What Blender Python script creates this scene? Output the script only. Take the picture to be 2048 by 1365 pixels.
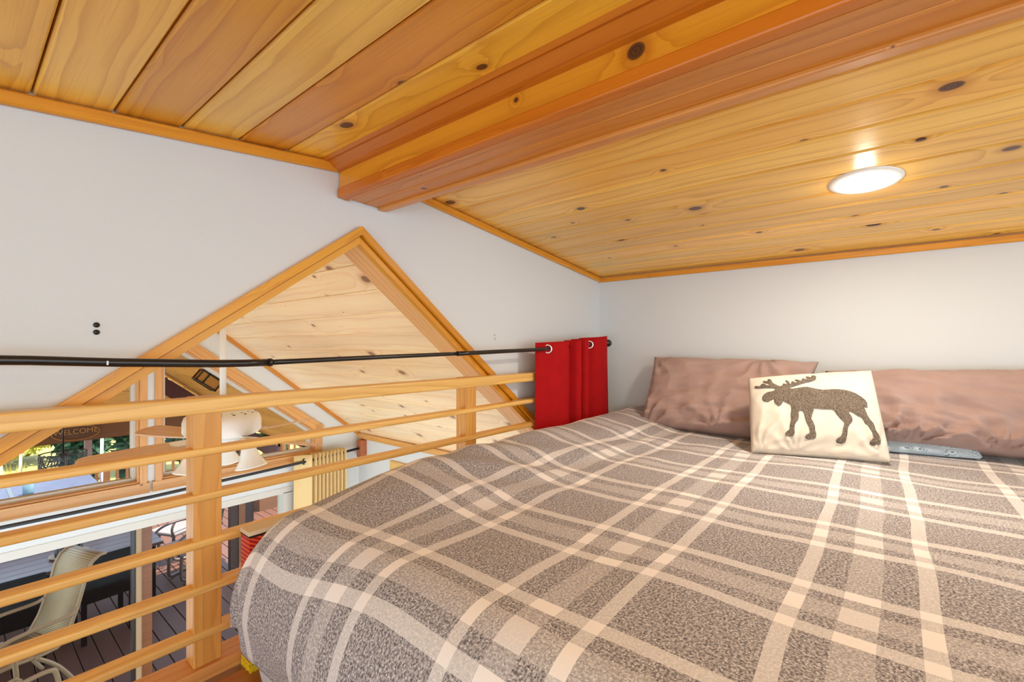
import bpy, bmesh, math, random
from mathutils import Vector, Matrix, noise
from mathutils.geometry import delaunay_2d_cdt
random.seed(7)
S = bpy.context.scene
COL = S.collection
for o in list(bpy.data.objects):
    bpy.data.objects.remove(o)

# ------------------------------------------------------------------ camera, world, sun, exposure
cam_d = bpy.data.cameras.new('camera')
cam = bpy.data.objects.new('camera', cam_d)
COL.objects.link(cam)
cam_d.sensor_width = 36.0
cam_d.lens = 914.0 / 2048.0 * 36.0
cam_d.shift_y = (693.0 - 682.5) / 2048.0
cam_d.clip_start = 0.02
YAW = math.radians(39.15)
cam.location = (0, 0, 0)
cam.rotation_euler = (math.radians(90), 0, YAW - math.radians(90))
S.camera = cam

W = bpy.data.worlds.new('sky')
S.world = W
W.use_nodes = True
wt = W.node_tree
wt.nodes.clear()
w_out = wt.nodes.new('ShaderNodeOutputWorld')
w_bg = wt.nodes.new('ShaderNodeBackground')
w_tc = wt.nodes.new('ShaderNodeTexCoord')
w_sep = wt.nodes.new('ShaderNodeSeparateXYZ')
w_rmp = wt.nodes.new('ShaderNodeValToRGB')
w_rmp.color_ramp.elements[0].position = 0.0
w_rmp.color_ramp.elements[0].color = (0.77, 0.90, 1.0, 1)
w_rmp.color_ramp.elements[1].position = 0.7
w_rmp.color_ramp.elements[1].color = (0.50, 0.68, 1.0, 1)
wt.links.new(w_tc.outputs['Generated'], w_sep.inputs[0])
wt.links.new(w_sep.outputs['Z'], w_rmp.inputs[0])
wt.links.new(w_rmp.outputs[0], w_bg.inputs[0])
wt.links.new(w_bg.outputs[0], w_out.inputs[0])
w_bg.inputs[1].default_value = 2.1

sun_d = bpy.data.lights.new('sun', 'SUN')
sun_d.energy = 9.5
sun_d.angle = math.radians(0.6)
sun_d.color = (1.0, 0.93, 0.82)
sun = bpy.data.objects.new('sun', sun_d)
COL.objects.link(sun)
sun.rotation_euler = Vector((0.25, -0.22, 0.95)).to_track_quat('Z', 'Y').to_euler()

S.view_settings.view_transform = 'Standard'
S.view_settings.look = 'None'
S.view_settings.gamma = 1.0
S.view_settings.use_curve_mapping = False
S.view_settings.exposure = 0.80
S.cycles.max_bounces = 8
S.cycles.diffuse_bounces = 5
S.cycles.glossy_bounces = 3
S.cycles.transparent_max_bounces = 12
S.cycles.caustics_reflective = False
S.cycles.caustics_refractive = False
S.cycles.sample_clamp_indirect = 6.0
S.cycles.use_denoising = True

# ------------------------------------------------------------------ helpers
def lin(r, g, b):
    f = lambda c: (c / 255.0 / 12.92) if c <= 10 else ((c / 255.0 + 0.055) / 1.055) ** 2.4
    return (f(r), f(g), f(b))

def link_obj(name, me, mat=None, parent=None, col=None):
    o = bpy.data.objects.new(name, me)
    COL.objects.link(o)
    if mat is not None and len(me.materials) == 0:
        me.materials.append(mat)
    if parent is not None:
        o.parent = parent
    if col is not None:
        o.color = (col[0], col[1], col[2], random.random())
    return o

def tag(o, label, cat=None, group=None, kind=None):
    o['label'] = label
    if cat: o['category'] = cat
    if group: o['group'] = group
    if kind: o['kind'] = kind
    return o

def thing(name, label, cat, loc=(0, 0, 0), rz=0.0, group=None, kind=None):
    o = bpy.data.objects.new(name, None)
    COL.objects.link(o)
    o.location = loc
    o.rotation_euler = (0, 0, rz)
    o.empty_display_size = 0.05
    return tag(o, label, cat, group, kind)

def copy_tree(o, loc, rz, label, group=None):
    r = o.copy(); COL.objects.link(r)
    r.location = loc; r.rotation_euler = (0, 0, rz); r['label'] = label
    if group: r['group'] = group
    for ch in list(o.children):
        c = ch.copy(); COL.objects.link(c); c.parent = r
        for g in list(ch.children):
            d = g.copy(); COL.objects.link(d); d.parent = c
    return r

def smooth(pts, n=5):
    P = [Vector(p) for p in pts]; out = []
    for i in range(len(P) - 1):
        a, b, c, d = P[max(i - 1, 0)], P[i], P[i + 1], P[min(i + 2, len(P) - 1)]
        for k in range(n):
            t = k / n
            out.append(0.5 * (2 * b + (c - a) * t + (2 * a - 5 * b + 4 * c - d) * t * t + (3 * b - a - 3 * c + d) * t ** 3))
    return out + [P[-1]]

class MB:
    def __init__(s):
        s.v = []; s.f = []; s.sm = []
    def add(s, vs, fs, smooth=False):
        b = len(s.v)
        s.v += [tuple(p) for p in vs]
        s.f += [tuple(i + b for i in f) for f in fs]
        s.sm += [smooth] * len(fs)
        return s
    def box(s, x0, x1, y0, y1, z0, z1):
        v = [(x0, y0, z0), (x1, y0, z0), (x1, y1, z0), (x0, y1, z0), (x0, y0, z1), (x1, y0, z1), (x1, y1, z1), (x0, y1, z1)]
        return s.add(v, [(3, 2, 1, 0), (4, 5, 6, 7), (0, 1, 5, 4), (1, 2, 6, 5), (2, 3, 7, 6), (3, 0, 4, 7)])
    def prism(s, poly, a0, a1, axis='y'):
        """poly in (x,z) extruded along y, or (y,z) along x, or (x,y) along z"""
        def m(p, a):
            return (p[0], a, p[1]) if axis == 'y' else ((a, p[0], p[1]) if axis == 'x' else (p[0], p[1], a))
        n = len(poly)
        v = [m(p, a0) for p in poly] + [m(p, a1) for p in poly]
        f = [tuple(range(n)), tuple(range(2 * n - 1, n - 1, -1))]
        for i in range(n):
            j = (i + 1) % n
            f.append((i, i + n, j + n, j))
        return s.add(v, f)
    def tube(s, pts, r, seg=10, cap=True):
        pts = [Vector(p) for p in pts]
        n = len(pts)
        rs = r if isinstance(r, (list, tuple)) else [r] * n
        vs = []; prev = None
        for i, p in enumerate(pts):
            d = (pts[min(i + 1, n - 1)] - pts[max(i - 1, 0)]).normalized()
            if prev is None:
                a = Vector((0, 0, 1)) if abs(d.z) < 0.9 else Vector((1, 0, 0))
                u = d.cross(a).normalized()
            else:
                u = (prev - d * prev.dot(d)).normalized()
            prev = u
            w = d.cross(u)
            for k in range(seg):
                t = 2 * math.pi * k / seg
                vs.append(p + (u * math.cos(t) + w * math.sin(t)) * rs[i])
        fs = []
        for i in range(n - 1):
            for k in range(seg):
                k2 = (k + 1) % seg
                fs.append((i * seg + k, i * seg + k2, (i + 1) * seg + k2, (i + 1) * seg + k))
        s.add(vs, fs, True)
        if cap:
            b = len(s.v) - len(vs)
            s.f.append(tuple(b + k for k in range(seg - 1, -1, -1))); s.sm.append(False)
            s.f.append(tuple(b + (n - 1) * seg + k for k in range(seg))); s.sm.append(False)
        return s
    def lathe(s, prof, c=(0, 0, 0), seg=24):
        """prof [(r,z)...] about z"""
        vs = []; fs = []
        for (r, z) in prof:
            for k in range(seg):
                t = 2 * math.pi * k / seg
                vs.append((c[0] + r * math.cos(t), c[1] + r * math.sin(t), c[2] + z))
        for i in range(len(prof) - 1):
            for k in range(seg):
                k2 = (k + 1) % seg
                fs.append((i * seg + k, i * seg + k2, (i + 1) * seg + k2, (i + 1) * seg + k))
        return s.add(vs, fs, True)
    def torus(s, c, R, r, axis='x', seg=20, sub=8):
        vs = []; fs = []
        for i in range(seg):
            t = 2 * math.pi * i / seg
            for k in range(sub):
                p = 2 * math.pi * k / sub
                a = (R + r * math.cos(p)) * math.cos(t); b = (R + r * math.cos(p)) * math.sin(t); h = r * math.sin(p)
                q = {'x': (h, a, b), 'y': (a, h, b), 'z': (a, b, h)}[axis]
                vs.append((c[0] + q[0], c[1] + q[1], c[2] + q[2]))
        for i in range(seg):
            for k in range(sub):
                i2 = (i + 1) % seg; k2 = (k + 1) % sub
                fs.append((i * sub + k, i2 * sub + k, i2 * sub + k2, i * sub + k2))
        return s.add(vs, fs, True)
    def mesh(s, name):
        me = bpy.data.meshes.new(name)
        me.from_pydata(s.v, [], s.f)
        me.polygons.foreach_set('use_smooth', s.sm)
        bm = bmesh.new(); bm.from_mesh(me)
        bmesh.ops.recalc_face_normals(bm, faces=bm.faces)
        bm.to_mesh(me); bm.free()
        return me
    def build(s, name, mat, parent=None, col=None):
        return link_obj(name, s.mesh(name), mat, parent, col)

def bevel(o, w, seg=2):
    m = o.modifiers.new('bevel', 'BEVEL'); m.width = w; m.segments = seg; m.limit_method = 'ANGLE'
    return o

PL = {}
def plank(name, c, ex, ey, L, Wd, T, mat, parent=None, col=(1, 1, 1), ch=0.003):
    """board: c centre, ex along its length, ey along its width; long edges chamfered"""
    key = (round(L, 4), round(Wd, 4), round(T, 4), round(ch, 4), mat.name)
    me = PL.get(key)
    if me is None:
        w, t = Wd / 2, T / 2
        prof = [(-w + ch, -t), (w - ch, -t), (w, -t + ch), (w, t - ch), (w - ch, t), (-w + ch, t), (-w, t - ch), (-w, -t + ch)]
        v = [(-L / 2, a, b) for a, b in prof] + [(L / 2, a, b) for a, b in prof]
        f = [(7, 6, 5, 4, 3, 2, 1, 0), tuple(range(8, 16))] + [(i, (i + 1) % 8, (i + 1) % 8 + 8, i + 8) for i in range(8)]
        me = bpy.data.meshes.new('board'); me.from_pydata(v, [], f); me.update()
        me.materials.append(mat)
        PL[key] = me
    o = bpy.data.objects.new(name, me); COL.objects.link(o)
    ex = Vector(ex).normalized(); ey = Vector(ey); ey = (ey - ex * ey.dot(ex)).normalized(); ez = ex.cross(ey)
    M = Matrix(((ex.x, ey.x, ez.x, c[0]), (ex.y, ey.y, ez.y, c[1]), (ex.z, ey.z, ez.z, c[2]), (0, 0, 0, 1)))
    if parent is not None:
        o.parent = parent
    o.matrix_basis = M
    o.color = (col[0], col[1], col[2], random.random())
    return o

def vary(c, a=0.12):
    k = 1 + random.uniform(-a, a); h = random.uniform(-a, a) * 0.6
    return (c[0] * k, c[1] * k * (1 + h * 0.5), c[2] * k * (1 + h))

# ------------------------------------------------------------------ materials
class NT:
    def __init__(s, name):
        s.m = bpy.data.materials.new(name); s.m.use_nodes = True
        s.t = s.m.node_tree; s.t.nodes.clear()
        s.out = s.t.nodes.new('ShaderNodeOutputMaterial')
    def n(s, typ, ins=None, **pr):
        nd = s.t.nodes.new('ShaderNode' + typ)
        for k, v in pr.items(): setattr(nd, k, v)
        for k, v in (ins or {}).items():
            if isinstance(v, bpy.types.NodeSocket): s.t.links.new(v, nd.inputs[k])
            else: nd.inputs[k].default_value = v
        return nd
    def m_(s, op, a, b=0.0, c=0.0, clamp=False):
        nd = s.n('Math', {0: a, 1: b, 2: c}, operation=op, use_clamp=clamp)
        return nd.outputs[0]
    def mix(s, f, a, b, mode='MIX'):
        nd = s.t.nodes.new('ShaderNodeMix'); nd.data_type = 'RGBA'; nd.blend_type = mode
        for i, v in ((0, f), (6, a), (7, b)):
            if isinstance(v, bpy.types.NodeSocket): s.t.links.new(v, nd.inputs[i])
            else: nd.inputs[i].default_value = v if i == 0 else (v[0], v[1], v[2], 1)
        return nd.outputs[2]
    def noise(s, vec, scale, detail=2, rough=0.5):
        return s.n('TexNoise', {'Vector': vec, 'Scale': scale, 'Detail': detail, 'Roughness': rough})
    def comb(s, x, y, z=0.0):
        return s.n('CombineXYZ', {0: x, 1: y, 2: z}).outputs[0]
    def ss(s, v, a, b):
        nd = s.n('MapRange', {0: v, 1: a, 2: b, 3: 0.0, 4: 1.0}, interpolation_type='SMOOTHSTEP')
        return nd.outputs[0]
    def bsdf(s, col, rough=0.5, metal=0.0, spec=0.5, bump=None, bstr=0.2, bdist=0.002, **kw):
        d = {'Base Color': col if isinstance(col, bpy.types.NodeSocket) else (*col, 1), 'Roughness': rough, 'Metallic': metal, 'Specular IOR Level': spec}
        d.update(kw)
        b = s.n('BsdfPrincipled', d)
        if bump is not None:
            bn = s.n('Bump', {'Height': bump, 'Strength': bstr, 'Distance': bdist})
            s.t.links.new(bn.outputs[0], b.inputs['Normal'])
        s.t.links.new(b.outputs[0], s.out.inputs[0])
        return s.m

def wood_mat(name, knots=1.0, freq=34.0, contrast=1.0, rough=0.36, coat=0.0, ray=2.7, kc=((0.045, 0.014, 0.006), (0.13, 0.045, 0.016))):
    k = NT(name)
    oi = k.n('ObjectInfo'); tc = k.n('TexCoord')
    sp = k.n('SeparateXYZ', {0: tc.outputs['Object']})
    seed = oi.outputs['Alpha']
    x = k.m_('MULTIPLY_ADD', seed, 71.3, sp.outputs[0]); y = k.m_('MULTIPLY_ADD', sp.outputs[2], 0.83, sp.outputs[1])
    ys = k.m_('MULTIPLY_ADD', seed, 23.7, y)
    # knots
    kv = k.comb(k.m_('MULTIPLY', x, ray), k.m_('MULTIPLY', ys, 7.0))
    vo = k.n('TexVoronoi', {'Vector': kv, 'Scale': 1.0, 'Randomness': 0.85}, voronoi_dimensions='2D')
    pp = k.n('SeparateXYZ', {0: vo.outputs['Position']})
    dx = k.m_('DIVIDE', k.m_('SUBTRACT', k.m_('MULTIPLY', x, ray), pp.outputs[0]), ray * 1.35)
    dy = k.m_('DIVIDE', k.m_('SUBTRACT', k.m_('MULTIPLY', ys, 7.0), pp.outputs[1]), 7.0)
    d = k.m_('SQRT', k.m_('ADD', k.m_('MULTIPLY', dx, dx), k.m_('MULTIPLY', dy, dy)))
    cr = k.n('SeparateColor', {0: vo.outputs['Color']}).outputs[0]
    rad = k.m_('MULTIPLY', k.m_('MAXIMUM', k.m_('SUBTRACT', cr, 0.36), 0.0001), 0.026 * knots)
    q = k.m_('DIVIDE', d, k.m_('ADD', rad, 0.0001))
    halo = k.m_('EXPONENT', k.m_('MULTIPLY', k.m_('MULTIPLY', q, q), -0.10))
    # grain
    n1 = k.noise(k.comb(k.m_('MULTIPLY', x, 0.9), k.m_('MULTIPLY', ys, 5.0)), 1.0, 2).outputs[0]
    n2 = k.noise(k.comb(k.m_('MULTIPLY', x, 2.6), k.m_('MULTIPLY', ys, 30.0)), 1.0, 2).outputs[0]
    yy = k.m_('ADD', y, k.m_('MULTIPLY', k.m_('SUBTRACT', n1, 0.5), 0.16))
    cath = k.m_('SQRT', k.m_('ADD', k.m_('MULTIPLY', yy, yy), 0.0004))
    w = k.m_('ADD', k.m_('MULTIPLY', cath, freq), k.m_('ADD', k.m_('MULTIPLY', n2, 1.1), k.m_('MULTIPLY', halo, 1.6)))
    fr = k.m_('FRACT', w)
    ring = k.m_('POWER', fr, 2.6)
    ring = k.m_('MULTIPLY', ring, k.ss(fr, 1.0, 0.90))
    fine = k.noise(k.comb(k.m_('MULTIPLY', x, 5.0), k.m_('MULTIPLY', ys, 260.0)), 1.0, 2).outputs[0]
    tone = k.noise(k.comb(k.m_('MULTIPLY', x, 1.1), k.m_('MULTIPLY', ys, 9.0)), 1.0, 2).outputs[0]
    base = oi.outputs['Color']
    darkc = k.mix(1.0, base, (0.79, 0.63, 0.40), 'MULTIPLY')
    lightc = k.mix(1.0, base, (1.09, 1.11, 1.08), 'MULTIPLY')
    c = k.mix(k.ss(tone, 0.35, 0.68), lightc, base)
    c = k.mix(k.m_('MULTIPLY', ring, 0.80 * contrast), c, darkc)
    c = k.mix(k.m_('MULTIPLY', k.ss(fine, 0.45, 0.75), 0.28 * contrast), c, darkc)
    if knots > 0:
        c = k.mix(k.m_('MULTIPLY', k.ss(q, 2.6, 0.9), 0.55), c, k.mix(1.0, base, (0.60, 0.36, 0.22), 'MULTIPLY'))
        kr = k.m_('FRACT', k.m_('MULTIPLY', q, 2.2))
        kc_ = k.mix(kr, kc[0], kc[1])
        c = k.mix(k.ss(q, 1.15, 0.85), c, kc_)
    return k.bsdf(c, rough, bump=k.m_('ADD', fine, ring), bstr=0.08, bdist=0.001, **({'Coat Weight': coat, 'Coat Roughness': 0.25} if coat else {}))

def wood_great():
    return wood_mat('pale knotty pine', knots=1.15, freq=26, contrast=0.6, rough=0.30, coat=0.3, ray=2.2, kc=((0.20, 0.10, 0.06), (0.40, 0.22, 0.12)))

def plain(name, rgb, rough=0.5, metal=0.0, spec=0.5, nscale=0, nstr=0.1, var=0.0):
    k = NT(name); bump = None; c = rgb
    if nscale:
        tc = k.n('TexCoord')
        nz = k.noise(tc.outputs['Object'], nscale, 3)
        bump = nz.outputs[0]
        if var:
            c = k.mix(k.ss(nz.outputs[0], 0.3, 0.7), tuple(v * (1 - var) for v in rgb), tuple(min(1, v * (1 + var)) for v in rgb))
    return k.bsdf(c, rough, metal, spec, bump, nstr)

M_KNOT = wood_mat('knotty cedar', knots=1.05, contrast=1.2, rough=0.33, coat=0.25)
M_PALE = wood_great()
M_WOOD = wood_mat('clear fir', knots=0.45, freq=46, contrast=0.85, rough=0.4, coat=0.15, ray=0.9)
M_RAIL = wood_mat('clear rail wood', knots=0.0, freq=52, contrast=0.95, rough=0.38, coat=0.15)
M_DECK = wood_mat('deck wood', knots=0.6, freq=40, contrast=0.9, rough=0.6)
M_WALL = plain('white wall paint', (0.715, 0.755, 0.775), 0.75, nscale=160, nstr=0.10)
M_WHITE = plain('white enamel', (0.82, 0.81, 0.78), 0.35)
M_BLACK = plain('black metal', (0.012, 0.010, 0.009), 0.28, spec=0.6)
M_CHROME = plain('chrome', (0.8, 0.8, 0.8), 0.15, metal=1.0)
M_BLACKWOOD = plain('black stained wood', (0.005, 0.003, 0.003), 0.75, spec=0.08)
M_CREAM = plain('cream curtain cloth', lin(232, 205, 150), 0.85, nscale=400, nstr=0.2)
M_TAN = plain('tan powder coat', lin(168, 144, 112), 0.5)
M_SHEET = plain('pale grey sheet', lin(196, 196, 198), 0.85, nscale=14, nstr=0.35)
M_BLUE = plain('blue lining', lin(120, 142, 178), 0.85, nscale=60, nstr=0.2)
M_GLASSW = plain('white glass', (0.86, 0.84, 0.78), 0.2)
M_PLAINW = plain('white vinyl', (0.66, 0.65, 0.61), 0.45)
M_GROUND = plain('dry ground', lin(150, 136, 66), 0.9, nscale=1.4, nstr=0.5, var=0.35)

def mat_glass():
    k = NT('window glass')
    fr = k.n('Fresnel', {'IOR': 1.45})
    tr = k.n('BsdfTransparent', {'Color': (0.94, 0.96, 0.95, 1)})
    gl = k.n('BsdfGlossy', {'Color': (1, 1, 1, 1), 'Roughness': 0.02})
    mx = k.n('MixShader', {0: k.m_('MULTIPLY', fr.outputs[0], 0.09), 1: tr.outputs[0], 2: gl.outputs[0]})
    k.t.links.new(mx.outputs[0], k.out.inputs[0])
    return k.m
M_GLASS = mat_glass()

def mat_emit(name, rgb, st):
    k = NT(name)
    e = k.n('Emission', {'Color': (*rgb, 1), 'Strength': st})
    k.t.links.new(e.outputs[0], k.out.inputs[0])
    return k.m
M_LAMP = mat_emit('lamp lens', (1.0, 0.95, 0.88), 14.0)
M_BULB = plain('frosted bulb', (0.85, 0.83, 0.78), 0.3)

def mat_cloth(name, rgb, rough=0.85, wscale=900, str_=0.15, sheen=0.3, big=18.0, bd=0.002):
    k = NT(name)
    tc = k.n('TexCoord')
    nz = k.noise(tc.outputs['Object'], wscale, 1).outputs[0]
    n2 = k.noise(tc.outputs['Object'], big, 3).outputs[0]
    c = k.mix(k.ss(n2, 0.3, 0.7), tuple(v * 0.94 for v in rgb), tuple(v * 1.05 for v in rgb))
    return k.bsdf(c, rough, spec=0.25, bump=k.m_('ADD', k.m_('MULTIPLY', n2, 3.0), nz), bstr=str_, bdist=bd, **{'Sheen Weight': sheen})
M_RED = mat_cloth('red curtain cloth', (0.42, 0.002, 0.004), sheen=0.0, str_=0.1)
M_MAUVE = mat_cloth('mauve satin', lin(200, 170, 160), rough=0.45, sheen=0.1, str_=0.6, wscale=1400, big=13.0, bd=0.006)
M_IVORY = mat_cloth('ivory canvas', lin(226, 217, 202), sheen=0.1, str_=0.1)

def mat_sling():
    k = NT('beige sling mesh')
    tc = k.n('TexCoord')
    wv = k.n('TexWave', {'Vector': tc.outputs['Object'], 'Scale': 26.0, 'Distortion': 0.0}, bands_direction='Z')
    c = k.mix(wv.outputs[1], lin(140, 118, 84), lin(186, 164, 124))
    return k.bsdf(c, 0.6, bump=wv.outputs[1], bstr=0.3)
M_SLING = mat_sling()

def mat_tweed():
    k = NT('grey brown tweed')
    tc = k.n('TexCoord')
    n1 = k.noise(tc.outputs['Object'], 520, 2, 0.7).outputs[0]
    c = k.mix(k.ss(n1, 0.38, 0.64), lin(58, 50, 44), lin(158, 144, 128))
    return k.bsdf(c, 0.95, spec=0.1, bump=n1, bstr=0.4)
M_TWEED = mat_tweed()

def mat_plaid():
    """woven plaid in metres of cloth (uv): paired light stripes with a mid band between"""
    k = NT('plaid duvet cloth')
    uv = k.n('TexCoord').outputs['UV']
    wv = k.n('UVMap', uv_map='Weave').outputs[0]
    wob = k.noise(uv, 2.3, 1).outputs['Color']
    sw = k.n('SeparateXYZ', {0: wob})
    sp = k.n('SeparateXYZ', {0: uv})
    u = k.m_('MULTIPLY_ADD', k.m_('SUBTRACT', sw.outputs[0], 0.5), 0.03, sp.outputs[0])
    v = k.m_('MULTIPLY_ADD', k.m_('SUBTRACT', sw.outputs[1], 0.5), 0.03, sp.outputs[1])
    def dist(c, cen, per):
        f = k.m_('FRACT', k.m_('ADD', k.m_('DIVIDE', k.m_('SUBTRACT', c, cen), per), 100.5))
        return k.m_('MULTIPLY', k.m_('ABSOLUTE', k.m_('SUBTRACT', f, 0.5)), per)
    du = dist(u, 0.862, 0.342); dv = dist(v, 0.41, 0.382)
    lu = k.m_('LESS_THAN', k.m_('ABSOLUTE', k.m_('SUBTRACT', du, 0.072)), 0.0135)
    mu = k.m_('LESS_THAN', du, 0.026)
    lv = k.m_('LESS_THAN', k.m_('ABSOLUTE', k.m_('SUBTRACT', dv, 0.084)), 0.0125)
    mv = k.m_('LESS_THAN', dv, 0.024)
    a = k.m_('ADD', k.m_('MULTIPLY', lu, 0.55), k.m_('MULTIPLY', mu, 0.24))
    b = k.m_('ADD', k.m_('MULTIPLY', lv, 0.55), k.m_('MULTIPLY', mv, 0.24))
    both = k.m_('MULTIPLY', k.m_('GREATER_THAN', a, 0.01), k.m_('GREATER_THAN', b, 0.01))
    t = k.m_('ADD', k.m_('ADD', a, b), k.m_('MULTIPLY', both, 0.26))
    # tweed flecks and twill
    fl = k.noise(wv, 240, 2, 0.7).outputs[0]
    fl2 = k.noise(wv, 95, 2, 0.6).outputs[0]
    vo = k.n('TexVoronoi', {'Vector': wv, 'Scale': 190.0}, voronoi_dimensions='2D')
    spk = k.m_('MULTIPLY', k.m_('LESS_THAN', vo.outputs['Distance'], 0.22), k.m_('GREATER_THAN', k.n('SeparateColor', {0: vo.outputs['Color']}).outputs[0], 0.74))
    drk = k.m_('MULTIPLY', k.m_('LESS_THAN', vo.outputs['Distance'], 0.26), k.m_('LESS_THAN', k.n('SeparateColor', {0: vo.outputs['Color']}).outputs[1], 0.12))
    c0 = k.mix(k.ss(fl, 0.36, 0.64), lin(104, 99, 101), lin(204, 199, 200))
    c0 = k.mix(k.m_('MULTIPLY', k.ss(fl2, 0.35, 0.7), 0.35), c0, lin(134, 129, 130))
    c0 = k.mix(k.m_('MULTIPLY', spk, 0.85), c0, lin(232, 228, 226))
    c0 = k.mix(k.m_('MULTIPLY', drk, 0.75), c0, lin(62, 52, 50))
    ws = k.n('SeparateXYZ', {0: wv})
    tw = k.m_('FRACT', k.m_('MULTIPLY', k.m_('ADD', ws.outputs[0], ws.outputs[1]), 230.0))
    tw = k.m_('MULTIPLY', k.ss(tw, 0.6, 0.9), k.m_('LESS_THAN', t, 0.9))
    c1 = k.mix(k.m_('MULTIPLY', tw, 0.22), lin(244, 240, 238), lin(124, 118, 116))
    tt = k.n('MapRange', {0: t, 1: 0.0, 2: 0.90, 3: 0.0, 4: 1.0}, clamp=True).outputs[0]
    tt = k.m_('MULTIPLY', tt, k.m_('SUBTRACT', 1.06, k.m_('MULTIPLY', fl, 0.12)), clamp=True)
    c = k.mix(tt, c0, c1)
    return k.bsdf(c, 0.92, spec=0.15, bump=k.m_('ADD', fl, tw), bstr=0.25, bdist=0.001, **{'Sheen Weight': 0.15})
M_PLAID = mat_plaid()

def mat_bluepat():
    k = NT('pale blue patterned cotton')
    tc = k.n('TexCoord')
    w1 = k.n('TexVoronoi', {'Vector': tc.outputs['Object'], 'Scale': 22.0}, feature='F1')
    ln = k.m_('FRACT', k.m_('MULTIPLY', w1.outputs['Distance'], 9.0))
    c = k.mix(k.m_('LESS_THAN', ln, 0.16), lin(196, 214, 226), lin(96, 116, 132))
    return k.bsdf(c, 0.85)
M_BLUEPAT = mat_bluepat()

def mat_carton():
    k = NT('printed carton')
    tc = k.n('TexCoord')
    sp = k.n('SeparateXYZ', {0: tc.outputs['Object']})
    s = k.m_('ADD', sp.outputs[2], k.m_('MULTIPLY', sp.outputs[0], 0.55))
    f = k.m_('FRACT', k.m_('MULTIPLY', s, 95.0))
    red = k.mix(k.m_('LESS_THAN', f, 0.42), lin(186, 16, 44), lin(236, 104, 40))
    mark = k.m_('MULTIPLY', k.m_('LESS_THAN', k.m_('FRACT', k.m_('MULTIPLY', sp.outputs[2], 60.0)), 0.3), k.m_('GREATER_THAN', k.noise(tc.outputs['Object'], 120, 1).outputs[0], 0.5))
    yel = k.mix(mark, lin(240, 206, 24), lin(150, 110, 20))
    c = k.mix(k.m_('GREATER_THAN', sp.outputs[2], -0.772), yel, red)
    return k.bsdf(c, 0.5)
M_CARTON = mat_carton()

def mat_leaf(name, c1, c2):
    k = NT(name)
    oi = k.n('TexCoord'); nz = k.noise(oi.outputs['Object'], 1.8, 3)
    c = k.mix(k.ss(nz.outputs[0], 0.35, 0.65), c1, c2)
    df = k.n('BsdfDiffuse', {'Color': c}); tl = k.n('BsdfTranslucent', {'Color': c})
    mx = k.n('MixShader', {0: 0.35, 1: df.outputs[0], 2: tl.outputs[0]})
    k.t.links.new(mx.outputs[0], k.out.inputs[0])
    return k.m
M_LEAF = mat_leaf('dark green leaves', lin(34, 60, 44), lin(84, 112, 84))
M_YLEAF = mat_leaf('dry yellow grass blades', lin(170, 146, 44), lin(214, 196, 96))
M_BARK = plain('pale bark', lin(214, 196, 150), 0.9, nscale=20, nstr=0.4, var=0.3)

# wood tones (object colours)
C_CEIL = lin(248, 196, 66)
C_BEAM = lin(206, 128, 34)
C_RAIL = lin(238, 192, 112)
C_TRIM = lin(224, 152, 44)
C_GREAT = lin(255, 228, 186)
C_CASE = lin(214, 160, 100)
C_DECK = lin(86, 51, 37)
C_PORCH = lin(240, 176, 84)
C_DARK = lin(78, 30, 22)

YA, XB = 1.347, 2.5
YT = YA + 0.12
YF = 3.62
ZD = -3.09
XR = 0.853
zL = lambda x: 0.500 + 0.107 * x
zR = lambda x: 0.564 - 0.109 * (x - 1.163)
zG = lambda x: 0.385 - 0.80 * abs(x - XR)
LEG_L = lambda x: 0.389 - 0.727 * (XR - x)
LEG_R = lambda x: 0.389 - 0.777 * (x - XR)

# ------------------------------------------------------------------ loft shell
mb = MB()
xl = XR - (0.389 + 0.80) / 0.727
mb.prism([(-2.3, -0.8), (xl, -0.8), (XR, 0.389), (-2.3, 0.389)], YA, YT)
mb.prism([(-2.3, 0.389), (XR, 0.389), (XB + .1, 0.389), (XB + .1, 0.62), (-2.3, 0.62)], YA, YT)
mb.prism([(XR, 0.389), (XR + (0.389 + 0.80) / 0.777, -0.8), (XB + .1, -0.8), (XB + .1, 0.389)], YA, YT)
tag(mb.build('wall_front', M_WALL), 'white painted gable wall with the triangular opening', None, None, 'structure')
mb = MB().box(XB, XB + 0.1, -2.8, YA, -0.8, 0.60)
tag(mb.build('wall_right', M_WALL), 'low white wall behind the bed pillows', None, None, 'structure')

ceil = thing('ceiling', 'knotty tongue and groove plank ceiling above the loft bed', None, kind='structure')
BL, BY = 4.2, YA + 0.001 - 2.1
pitch = 0.128
for i in range(-16, 5):                        # left slope, joints at x = .103 + k*.128
    xa = 0.103 + i * pitch; xb_ = xa + pitch
    if i == 4: pass
    xc = (xa + xb_) / 2
    tone = {3: lin(224, 152, 36), 1: lin(232, 168, 48), 2: lin(252, 206, 92), 0: lin(250, 202, 88), -1: lin(244, 190, 68)}.get(i, C_CEIL)
    plank('board', (xc, BY, zL(xc) + 0.009), (0, 1, 0), (1, 0, 0.107), BL, pitch * 1.0057 - 0.0034, 0.018, M_KNOT, ceil, vary(tone, 0.07), 0.004)
for i in range(0, 13):                         # right slope
    xa = 1.163 - pitch * 2 + 0.254 + i * pitch - 0.127 * 2
    xa = 1.035 + i * 0.1268; xb_ = xa + 0.1268
    if xa > XB: break
    xc = (xa + xb_) / 2
    c = C_CEIL if i else lin(212, 138, 48)
    plank('board', (xc, BY, zR(xc) + 0.009), (0, 1, 0), (1, 0, -0.109), BL, 0.1268 * 1.006 - 0.0044, 0.018, M_KNOT, ceil, vary(lin(242, 192, 94) if i else c, 0.13), 0.006)
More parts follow.
